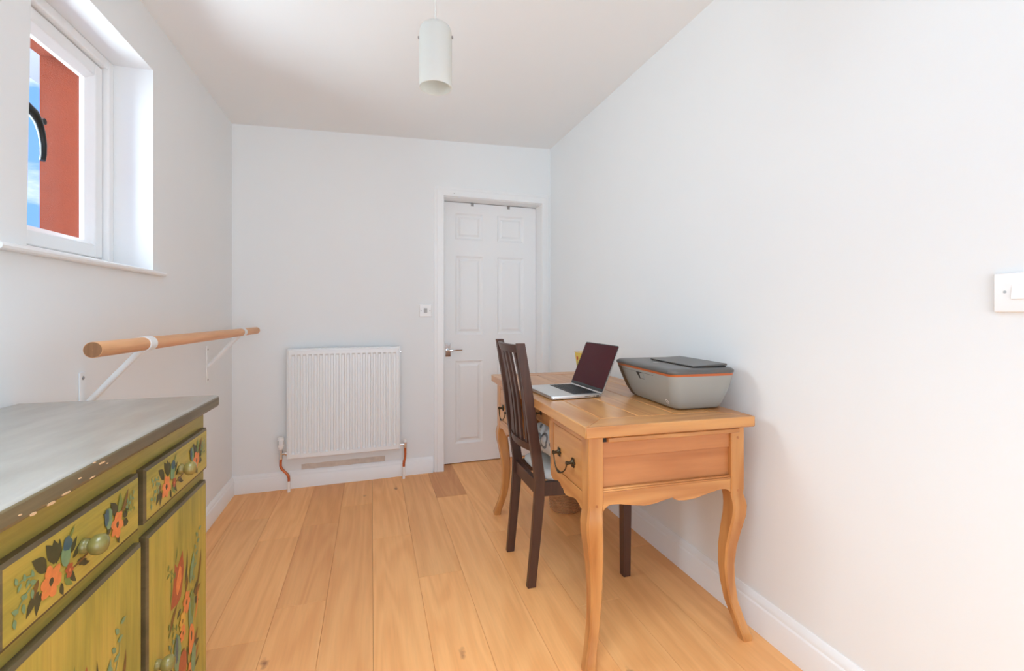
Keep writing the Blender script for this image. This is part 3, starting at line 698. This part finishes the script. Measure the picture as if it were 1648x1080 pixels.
for x0, x1 in ((.018, .350), (.370, .700)):
    d = slab_front('drawer', x0, x1, dz_0, dz_1, M['olive_h']); c = (x0+x1)/2
    drawer_flowers(d, c); knob(d, c+.007, .796)
for x0, x1, k, off in ((.024, .340, .304, 0), (.360, .692, .40, .355)):
    d = slab_front('door', x0, x1, .10, .714, M['olive_v'])
    door_flowers(d, off); knob(d, k, .438)

# ---- dining chair
CH = (.645, 1.945, 0)
ch = thing('dining_chair', CH, 0, 'dark brown wooden chair with slatted back tucked under the desk', 'chair')
def post(sy):
    yb = sy*.150; pts = [(-.008, .0, .036, .024), (.012, .20, .039, .025), (.026, .36, .043, .025), (.029, .45, .044, .025), (.016, .535, .043, .025), (-.002, .65, .042, .024), (-.027, .83, .039, .023), (-.058, 1.020, .036, .022)]
    rings = []
    for x, z, wx, wy in pts:
        y = yb + sy*.008*(z/1.0)
        rings.append([(x-wx/2, y-wy/2, z), (x+wx/2, y-wy/2, z), (x+wx/2, y+wy/2, z), (x-wx/2, y+wy/2, z)])
    MB().loft(rings).build('back_post', M['chair'], ch, bevel=.002)
post(-1); post(1)
def front_leg(sy):
    y = sy*.190
    rings = [[(.415-w, y-w, z), (.415+w, y-w, z), (.415+w, y+w, z), (.415-w, y+w, z)] for z, w in ((0, .017), (.44, .0205))]
    MB().loft(rings).build('front_leg', M['chair'], ch, bevel=.002)
front_leg(-1); front_leg(1)
def arc_rail(name, xc, z0, z1, bow, th, tilt=0):
    outer, inner = [], []
    for i in range(13):
        y = -.150 + .300*i/12; b = bow*(1-(2*i/12-1)**2)
        outer.append((xc - b, y)); inner.append((xc - b + th, y))
    mb = MB(); n = 13
    vs = [(x, y, z0) for x, y in outer + inner[::-1]] + [(x-tilt, y, z1) for x, y in outer + inner[::-1]]
    m_ = len(vs)//2
    mb.add(vs, [tuple(range(m_)), tuple(range(2*m_-1, m_-1, -1))] + [(i, m_+i, m_+(i+1) % m_, (i+1) % m_) for i in range(m_)])
    return mb.build(name, M['chair'], ch, smooth=True, ang=30)
arc_rail('top_rail', -.058, .978, 1.012, .026, .020, .010)
arc_rail('lower_rail', .000, .562, .594, .026, .020, .004)
for i in range(5):
    u = (i+1)/6; y = -.150 + .300*u; b = .026*(1-(2*u-1)**2); w = .0125
    xb, xt = .003-b, -.054-b
    rings = []
    for t in range(5):
        s_ = t/4; z = .585 + .400*s_; x = xb + (xt-xb)*s_ + .010*math.sin(math.pi*s_)
        rings.append([(x, y-w, z), (x+.011, y-w, z), (x+.011, y+w, z), (x, y+w, z)])
    MB().loft(rings).build('slat', M['chair'], ch, bevel=.0015)
MB().box(.018, .040, -.142, .142, .375, .435).build('seat_rail', M['chair'], ch, bevel=.002)
MB().box(.405, .425, -.175, .175, .375, .435).build('seat_rail', M['chair'], ch, bevel=.002)
for sy in (-1, 1):
    a = (.030, sy*.150); b = (.415, sy*.190); t = .010
    MB().prism([(a[0], a[1]-t), (b[0], b[1]-t), (b[0], b[1]+t), (a[0], a[1]+t)], 'z', .375, .435).build('seat_rail', M['chair'], ch, bevel=.002)
# thin upholstered seat with rounded corners
def rrect(x0, x1, yb0, yb1, r, n=6):
    # trapezoid: half-width yb0 at x0, yb1 at x1
    pts = []
    for (cx, cy, a0) in ((x1-r, yb1-r, 0), (x0+r, yb0-r, 90), (x0+r, -yb0+r, 180), (x1-r, -yb1+r, 270)):
        for k in range(n+1): a = R(a0+90*k/n); pts.append((cx+r*math.cos(a), cy+r*math.sin(a)))
    return pts
rings = []
for z, ins in ((.4355, .004), (.445, 0), (.458, .002), (.466, .010), (.470, .025), (.471, .06)):
    rings.append([(x, y, z) for x, y in rrect(.056+ins, .420-ins, .155-ins, .195-ins, .04)])
MB().loft(rings).build('seat', M['seatpad'], ch, smooth=True, ang=60)

# patterned cushion on the seat
cu = MB(); n = 20
rings = []
H_ = .150
def cpt(u, v, s):
    # u,v in -1..1; pillow thickness
    ex = 1-.10*(abs(v)**2); ey = 1-.10*(abs(u)**2)
    t = (max(0, (1-u**4)*(1-v**4)))**.42
    fold = .008*math.sin(5*u+2.2*v) + .006*math.sin(7*v-1.3*u)
    return (u*.150*ex, v*.148*ey, s*H_/2*t + (fold*t if s > 0 else 0))
vs = []; fs = []
for s in (1, -1):
    b = len(vs)
    for i in range(n+1):
        for j in range(n+1):
            vs.append(cpt(-1+2*i/n, -1+2*j/n, s))
    for i in range(n):
        for j in range(n):
            q = (b+i*(n+1)+j, b+(i+1)*(n+1)+j, b+(i+1)*(n+1)+j+1, b+i*(n+1)+j+1); fs.append(q if s > 0 else q[::-1])
cu.add(vs, fs)
def tilt(x, y, z):
    a = R(-9); return (x*math.cos(a)-z*math.sin(a), y, x*math.sin(a)+z*math.cos(a))
cu.xf(tilt)
cuo = cu.build('cushion', M['cushion'], None, loc=(CH[0]+.225, CH[1]-.008, .556), smooth=True, ang=70)
tag(cuo, 'white cushion with grey circle print on the dark chair seat', 'cushion')

# ================================================================== WALL FITTINGS
# ---- radiator
rd = thing('radiator', (*WO, 0), WA, 'white panel radiator with copper pipes on the back wall', 'radiator')
rx0, rx1, rz0, rz1, ryf = .328, 1.020, .213, .908, -.098
mb = MB(); nf = 20; mrg = .016; pitch = (rx1-rx0-2*mrg)/nf
xs = [(rx0, 0), (rx0+.006, 0)]
for k in range(nf):
    a = rx0+mrg+k*pitch; w = pitch
    xs += [(a+.16*w, 0), (a+.30*w, 1), (a+.70*w, 1), (a+.84*w, 0)]
xs += [(rx1-.006, 0), (rx1, 0)]
zr = [(rz0, 0), (rz0+.006, 0), (rz0+.030, 0), (rz0+.040, 1), (rz1-.040, 1), (rz1-.030, 0), (rz1-.006, 0), (rz1, 0)]
vs = []; fs = []; nx = len(xs)
for j, (z, g) in enumerate(zr):
    for x, h_ in xs:
        edge = (j in (0, len(zr)-1)) or x in (rx0, rx1)
        vs.append((x, ryf + (.005 if edge else 0) + .0095*g*h_, z))
for j in range(len(zr)-1):
    for i in range(nx-1): fs.append((j*nx+i, j*nx+i+1, (j+1)*nx+i+1, (j+1)*nx+i))
mb.add(vs, fs); mb.build('front_panel', M['metalwhite'], rd, smooth=True, ang=25)
MB().box(rx0-.004, rx0+.001, ryf+.004, ryf+.058, rz0, rz1+.004).build('side_panel', M['metalwhite'], rd, bevel=.0015)
MB().box(rx1-.001, rx1+.004, ryf+.004, ryf+.058, rz0, rz1+.004).build('side_panel', M['metalwhite'], rd, bevel=.0015)
mb = MB().box(rx0, rx1, ryf+.005, ryf+.012, rz1, rz1+.005).box(rx0, rx1, ryf+.05, ryf+.058, rz1, rz1+.005)
for k in range(28):
    x = rx0 + (rx1-rx0)*(k+.5)/28; mb.box(x-.006, x+.006, ryf+.012, ryf+.05, rz1, rz1+.003)
mb.build('top_grille', M['metalwhite'], rd)
MB().box(rx0+.003, rx1-.003, ryf+.012, ryf+.056, rz0+.01, rz1-.005).build('core', M['metalwhite'], rd)
for x in (rx0+.12, rx1-.12):
    MB().box(x-.02, x+.02, ryf+.056, -.0015, rz0+.06, rz1-.06).build('wall_bracket', M['metalwhite'], rd)
MB().tube([(rx1+.004, ryf+.02, rz1-.03), (rx1+.011, ryf+.02, rz1-.03)], .005, 10).build('bleed_valve', M['chrome'], rd, smooth=True)
vy = ryf+.03
vx = .287
vl = MB().tube([(rx0+.0, vy, .247), (vx, vy, .247)], .009, 12).tube([(vx, vy, .213), (vx, vy, .285)], [.012, .012], 12).tube([(rx0-.014, vy, .247), (rx0-.004, vy, .247)], .0135, 8).build('thermostat_valve', M['chrome'], rd, smooth=True)
MB().lathe([(.013, .278), (.017, .290), (.0205, .300), (.0205, .338), (.018, .350), (.010, .354)], 20, (vx, vy, 0)).build('valve_head', M['plastic'], vl, smooth=True)
for k in range(9):
    a = 2*math.pi*k/9 + .2; MB().box(-.0018, .0018, -.0005, .0016, .306, .334).xf(lambda x, y, z: (vx + rot2(x, y-.0205, a)[0], vy + rot2(x, y-.0205, a)[1], z)).build('ridge', M['greydot'], vl)
MB().tube([(vx, vy, .214), (vx-.001, vy, .195), (vx-.002, vy, .172), (vx+.003, vy, .155), (vx+.018, vy, .135), (vx+.034, vy, .118), (vx+.043, vy, .103), (vx+.046, vy, .086), (vx+.046, vy, .062)],
          [.0085,.0078,.0078,.0085,.0078,.0078,.0088,.0078,.0078], 12).build('copper_pipe', M['copper'], rd, smooth=True)
MB().lathe([(.0095, .0), (.0095, .066), (.008, .068)], 14, (vx+.046, vy, 0)).build('pipe_sleeve', M['plastic'], rd, smooth=True)
vx = 1.060
vr = MB().tube([(rx1, vy, .236), (vx, vy, .236)], .008, 12).tube([(vx, vy, .214), (vx, vy, .250)], .011, 12).tube([(rx1+.006, vy, .236), (rx1+.016, vy, .236)], .012, 8).build('lockshield_valve', M['chrome'], rd, smooth=True)
MB().lathe([(.010, .248), (.0105, .262), (.007, .268)], 16, (vx, vy, 0)).build('valve_cap', M['plastic'], vr, smooth=True)
MB().tube([(vx, vy, .215), (vx+.001, vy, .17), (vx-.001, vy, .14), (vx-.007, vy, .12), (vx-.009, vy, .10), (vx-.009, vy, .07)], [.0085,.008,.008,.009,.009,.008], 12).build('copper_pipe', M['copper'], rd, smooth=True)
MB().lathe([(.0095, .0), (.0095, .082), (.008, .084)], 14, (vx-.009, vy, 0)).build('pipe_sleeve', M['plastic'], rd, smooth=True)

# ---- ballet barre
br = thing('ballet_barre', (XL, 1.70, .77), 0, 'wooden ballet barre on white brackets along the left wall', 'barre')
RX = -.675 - XL
def by(y): return y - 1.70
def bzz(y): return 1.0535 - (y-1.415)/(3.12-1.415)*.017 - .77
ra = MB().tube([(RX, by(1.415), bzz(1.415)), (RX, by(3.125), bzz(3.125))], .0205, 24).build('rail', M['barre'], br, smooth=True, ang=50)
MB().lathe([(.0195, by(1.415)-.0006), (.0005, by(1.415)-.0006)], 24, (RX, 0, bzz(1.415)), 'y', cap=False).build('end_grain', M['endgrain'], ra)
for y in (1.70, 2.80):
    z = bzz(y)
    bk = MB().box(.0005, .005, by(y)-.015, by(y)+.015, .0, .197).tube([(.004, by(y), .088), (RX-.012, by(y), z-.018)], .0095, 14).build('bracket', M['metalwhite'], br, bevel=.001, smooth=True)
    MB().tube([(RX, by(y)-.022, bzz(y-.022)), (RX, by(y)+.022, bzz(y+.022))], .0235, 24).build('sleeve', M['metalwhite'], bk, smooth=True, ang=50)
    for q in (.018, .180):
        MB().lathe([(.006, .0048), (.005, .0066), (.002, .0072)], 12, (0, by(y), q), 'x').build('screw', M['steel'], bk, smooth=True)

# ---- wall plates
wp = thing('wall_switch', (*WO, 0), WA, 'small square white wall plate beside the door frame', 'switch')
wp.location = (WO[0]+rot2(1.208, 0, WA)[0], WO[1]+rot2(1.208, 0, WA)[1], 1.1155)
MB().box(-.0425, .0425, -.009, 0, 0, .086).build('plate', M['plastic'], wp, bevel=.003)
MB().box(-.012, .012, -.0125, -.008, .028, .060).build('rocker', M['greydot'], wp, bevel=.0015)
for x in (-.031, .031): MB().lathe([(.0036, -.0098), (.0036, -.0088)], 10, (x, 0, .043), 'y').build('screw', M['steel'], wp)
ls = thing('light_switch', (XR, .569, 1.149), 0, 'white light switch with rockers on the right wall', 'switch')
MB().box(-.0095, 0, -.060, .086, 0, .0865).build('plate', M['plastic'], ls, bevel=.003, seg=3)
for y in (.031, .004, -.023):
    MB().prism([(-.013, .029), (-.0095, .029), (-.0095, .059), (-.0105, .059)], 'y', y, y+.0235).build('rocker', M['plastic'], ls, bevel=.0008)
for y in (.066, -.045): MB().lathe([(.0030, -.0102), (.0030, -.0090)], 12, (0, y, .0445), 'x').build('screw', M['steel'], ls)

# ---- pendant lamp
pd_ = 1.42
LXp, LYp, LZ = .191, 1.428, 1.849
zt = zc(LXp)
pl = thing('pendant_lamp', (LXp, LYp, LZ), 0, 'white frosted glass cylinder pendant lamp hanging from the ceiling', 'lamp')
ztop = .198
outer = [(.0505, 0), (.0505, .10), (.0505, .164), (.0495, .176), (.045, .187), (.036, .194), (.018, .1975), (.006, ztop)]
inner = [(.0035, ztop-.004), (.018, ztop-.005), (.034, ztop-.010), (.042, ztop-.017), (.0465, .170), (.0475, .10), (.0475, 0)]
MB().lathe(outer + inner + [outer[0]], 40, cap=False).build('lamp_shade', M['shade'], pl, smooth=True, ang=50)
for s in (-1, 1):
    a = -PSI
    ux, uy = math.cos(a)*s, math.sin(a)*s
    MB().tube([(ux*.046, uy*.046, .158), (ux*.0545, uy*.0545, .158)], .0045, 10).build('fixing_pin', M['steel'], pl, smooth=True)
MB().lathe([(.014, .105), (.019, .11), (.019, .16), (.012, .17), (.012, .192)], 16).build('bulb_holder', M['plastic'], pl, smooth=True)
MB().lathe([(.004, .050), (.018, .058), (.024, .075), (.018, .095), (.013, .108)], 18).build('bulb', M['shade'], pl, smooth=True)
MB().tube([(0, 0, ztop-.01), (0, 0, zt-LZ-.02)], .0028, 8).build('cord', M['rubber'], pl, smooth=True)
MB().lathe([(.004, zt-LZ-.035), (.03, zt-LZ-.022), (.038, zt-LZ-.0055), (.038, zt-LZ-.0015)], 24).build('ceiling_rose', M['plastic'], pl, smooth=True)

# ================================================================== ON AND UNDER THE DESK
TZ = .7905
# ---- laptop
LW, LD = .298, .234
lp_ = thing('laptop', (.697, 1.712, TZ), R(1.5), 'open silver laptop with dark maroon screen on the desk', 'laptop')
def rr2(x0, x1, y0, y1, r, n=4):
    pts = []
    for cx, cy, a0 in ((x1-r, y1-r, 0), (x0+r, y1-r, 90), (x0+r, y0+r, 180), (x1-r, y0+r, 270)):
        for k in range(n+1): a = R(a0+90*k/n); pts.append((cx+r*math.cos(a), cy+r*math.sin(a)))
    return pts
bs = MB().loft([[(x, y, z) for x, y in rr2(i, LD-i, i, LW-i, .012)] for z, i in ((.0012, .006), (.003, .001), (.013, 0), (.0155, .001))]).build('base', M['alu'], lp_, smooth=True, ang=40)
MB().box(.108, .222, .022, LW-.022, .0152, .0157).build('keyboard_tray', M['tray'], bs)
mb = MB(); rows = [(.110, 7), (.1285, 12), (.147, 13), (.1655, 13), (.184, 14), (.2025, 14)]
for x, nk in rows:
    w = (LW-.048)/nk
    for k in range(nk):
        ww = w
        y0 = .024+k*w; mb.box(x+.001, x+.0165, y0+.0012, y0+w-.0012, .0157, .0169)
mb.build('keys', M['key'], bs)['kind'] = 'stuff'
MB().box(.012, .090, LW/2-.062, LW/2+.062, .0154, .0157).build('trackpad', M['alu'], bs)
mb = MB().box(.150, .176, -.0004, .002, .0065, .0085).box(.190, .196, -.0004, .002, .006, .009).box(.203, .216, -.0004, .002, .005, .0095)
mb.build('port', M['darkslot'], bs)
# lid, hinged at the back edge, leaning 21 degrees
la = R(23); LH = .2165
def lid(x, y, z):  # z along the lid, x out of its back
    return (LD-.004 + x*math.cos(la) + z*math.sin(la), y, .015 + z*math.cos(la) - x*math.sin(la))
ld = MB().loft([[(x, y, z) for y, z in rr2(0, LW, 0, LH, .010)] for x in (0, .0045)]).xf(lid).build('lid', M['alu'], lp_, smooth=True, ang=40)
MB().loft([[(x, y, z) for y, z in rr2(.0015, LW-.0015, .004, LH-.0015, .009)] for x in (-.0009, .0)]).xf(lid).build('bezel', M['bezel'], ld)
MB().loft([[(x, y, z) for y, z in rr2(.005, LW-.005, .018, LH-.005, .006)] for x in (-.0012, -.0008)]).xf(lid).build('screen', M['screen'], ld)

# ---- printer (front faces the room)
pr = thing('printer', (1.003, 1.362, TZ), R(-4), 'grey inkjet printer with orange band at the near end of the desk', 'printer')
PD, PL, PH = .275, .446, .150
def prr(ix0, ix1, iy0, iy1, z, r=.030, n=5):
    return [(x, y, z) for x, y in rr2(ix0, PD-ix1, iy0, PL-iy1, r, n)]
bd = MB().loft([prr(.057, .030, .052, .052, .003, .028), prr(.050, .026, .046, .046, .010, .028), prr(.034, .018, .030, .034, .040), prr(.018, .008, .015, .019, .085), prr(.006, .002, .005, .006, .128)]).build('body', M['printer'], pr, smooth=True, ang=60)
MB().loft([prr(.065, .04, .06, .06, 0, .02), prr(.060, .034, .056, .056, .004, .02)]).build('foot_skirt', M['darkslot'], pr)
MB().loft([prr(.006, .002, .005, .006, .1282), prr(.004, .001, .003, .004, .1365)]).build('orange_band', M['orange'], pr, smooth=True, ang=60)
lidp = MB().loft([prr(.003, .001, .002, .003, .1367), prr(.0, 0, 0, 0, .142), prr(.001, .0, .001, .001, .148), prr(.010, .004, .010, .010, .1535), prr(.03, .02, .03, .03, .1555)]).build('scanner_lid', M['printerdark'], pr, smooth=True, ang=50)
# paper feed flap at the rear of the lid, standing a little open
fl_ = MB().add([(.115,.035,.1575),(.258,.035,.1600),(.258,.335,.1600),(.115,.335,.1575),(.115,.035,.1615),(.258,.035,.1680),(.258,.335,.1680),(.115,.335,.1615)],
               [(0,3,2,1),(4,5,6,7),(0,1,5,4),(1,2,6,5),(2,3,7,6),(3,0,4,7)]).build('paper_flap', M['printerdark'], lidp, bevel=.002)
MB().box(.119, .255, .039, .331, .1545, .1585).build('flap_gap', M['darkslot'], lidp)
MB().lathe([(.011, .1552), (.011, .1561)], 20, (.070, .215, 0)).build('logo_disc', M['greydot'], lidp)
# door outline, finger notch and round sticker on the sloping front
def pf(y, z):  # x of the front surface at height z
    zs_ = [.003, .010, .040, .085, .128]; xs_ = [.057, .050, .034, .018, .006]
    for a in range(4):
        if z <= zs_[a+1]: return xs_[a] + (xs_[a+1]-xs_[a])*(z-zs_[a])/(zs_[a+1]-zs_[a])
    return xs_[-1]
def strip(pts, w, name, mat):
    mb = MB()
    for (y0, z0), (y1, z1) in zip(pts[:-1], pts[1:]):
        L = math.hypot(y1-y0, z1-z0); ny, nz = -(z1-z0)/L*w/2, (y1-y0)/L*w/2
        vs = [(y0+ny, z0+nz), (y1+ny, z1+nz), (y1-ny, z1-nz), (y0-ny, z0-nz)]
        mb.add([(pf(y, z)-.0006, y, z) for y, z in vs] + [(pf(y, z)+.001, y, z) for y, z in vs], [(0,1,2,3),(4,7,6,5),(0,4,5,1),(1,5,6,2),(2,6,7,3),(3,7,4,0)])
    return mb.build(name, mat, bd)
ol = strip([(.130, .118), (.405, .118), (.408, .105), (.400, .085), (.392, .040)], .0014, 'door_seam', M['printerdark'])
nb = MB(); q = [(.215, .118), (.262, .118), (.244, .092), (.208, .092)]
nb.add([(pf(y, z)-.0007, y, z) for y, z in q] + [(pf(y, z)+.002, y, z) for y, z in q], [(0,1,2,3),(4,7,6,5),(0,4,5,1),(1,5,6,2),(2,6,7,3),(3,7,4,0)])
nb.build('finger_notch', M['darkslot'], bd)
nb = MB(); q = [(.206, .116), (.236, .115), (.236, .094), (.206, .094)]
nb.add([(pf(y, z)-.0011, y, z) for y, z in q] + [(pf(y, z)+.001, y, z) for y, z in q], [(0,1,2,3),(4,7,6,5),(0,4,5,1),(1,5,6,2),(2,6,7,3),(3,7,4,0)])
nb.build('notch_lip', M['printer'], bd)
st = MB(); c = (.084, .027); ring = [(c[0]+.009*math.cos(2*math.pi*k/20), c[1]+.009*math.sin(2*math.pi*k/20)) for k in range(20)]
st.add([(pf(y, z)-.0009, y, z) for y, z in ring], [tuple(range(20))]); st.build('sticker', M['plastic'], bd)
mb = MB()
for (yy, zz, w, h_) in ((.0866, .0292, .0026, .0022), (.0838, .0262, .002, .002), (.0815, .0236, .0022, .0016)):
    mb.add([(pf(yy, z_)-.0012, y_, z_) for y_, z_ in ((yy-w, zz-h_), (yy+w, zz-h_), (yy+w, zz+h_), (yy-w, zz+h_))], [(0,1,2,3)])
mb.build('sticker_mark', M['black'], bd)
# far corner of the body: shade and brown reflection painted as a darker strip
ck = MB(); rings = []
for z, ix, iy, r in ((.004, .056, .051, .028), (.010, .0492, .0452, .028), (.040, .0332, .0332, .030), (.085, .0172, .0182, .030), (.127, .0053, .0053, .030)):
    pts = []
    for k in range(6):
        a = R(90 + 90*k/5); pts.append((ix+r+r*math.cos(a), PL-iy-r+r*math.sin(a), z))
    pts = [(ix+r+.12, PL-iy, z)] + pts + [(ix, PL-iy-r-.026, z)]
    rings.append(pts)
ck.loft(rings, cap=False, closed=False); ck.build('shaded_corner', M['cornershade'], bd, smooth=True, ang=60)

# ---- yellow tulip pot
pt = thing('tulip_pot', (1.186, 2.424, TZ), R(20), 'small yellow pot painted with red tulips behind the laptop', 'pot')
def hexr(r, z, n=6): return [(r*math.cos(2*math.pi*k/n+.26), r*math.sin(2*math.pi*k/n+.26), z) for k in range(n)]
MB().loft([hexr(.032, 0), hexr(.034, .004), hexr(.050, .122), hexr(.052, .128), hexr(.047, .128), hexr(.044, .120), hexr(.030, .012)]).build('body', M['yellow'], pt, bevel=.0015)
MB().loft([hexr(.0525, .124), hexr(.0525, .130), hexr(.046, .130), hexr(.046, .124)] , cap=False).build('rim', M['cream'], pt)
tu = MB()
for k in range(6):
    a = 2*math.pi*(k+.5)/6+.26
    ap = math.cos(math.pi/6)
    def onface(s, z, d=.0008):
        rr = (.034 + (.050-.034)*(z-.004)/.118)*ap + d
        return (rr*math.cos(a) - s*math.sin(a), rr*math.sin(a) + s*math.cos(a), z)
    for pts, m in (([(-.002,.02),(.002,.02),(.001,.085),(-.001,.085)], 1), ([(.001,.03),(.010,.06),(.009,.078),(.004,.055)], 1), ([(-.001,.03),(-.012,.055),(-.011,.072),(-.005,.05)], 1),
                   ([(-.008,.085),(0,.078),(.008,.085),(.010,.104),(.004,.097),(0,.108),(-.004,.097),(-.010,.104)], 0)):
        tu.add([onface(s, z) for s, z in pts], [tuple(range(len(pts)))], m)
tu.build('painted_tulips', [M['red'], M['leafgreen']], pt)

# ---- wicker basket under the desk
wk = thing('wicker_basket', (1.085, 2.455, 0), 0, 'round wicker waste basket on the floor under the desk', 'basket')
mb = MB(); ns = 18; bh = .235
def brad(z): return .082 + .028*z/bh
for r_ in range(26):
    z = .006 + r_*.0088; pts = []
    for k in range(ns*4):
        a = 2*math.pi*k/(ns*4); w = .0035*math.cos(ns/2*a + (math.pi if r_ % 2 else 0))
        pts.append(((brad(z)+w)*math.cos(a), (brad(z)+w)*math.sin(a), z))
    mb.tube(pts, .0044, 5, closed=True)
wv = mb.build('weave', M['wicker'], wk, smooth=True); wv['kind'] = 'stuff'
for k in range(ns):
    a = 2*math.pi*k/ns
    MB().tube([(brad(z)*math.cos(a), brad(z)*math.sin(a), z) for z in (.004, .12, .234)], .0045, 6).build('stake', M['wicker'], wk, smooth=True)
pts = [((brad(bh))*math.cos(2*math.pi*k/40), (brad(bh))*math.sin(2*math.pi*k/40), bh+.004+.002*math.cos(k*math.pi/2)) for k in range(40)]
MB().tube(pts, .009, 8, closed=True).build('rim', M['wicker'], wk, smooth=True)
MB().lathe([(.082, .002), (.082, .008)], 24).build('bottom', M['wicker'], wk)
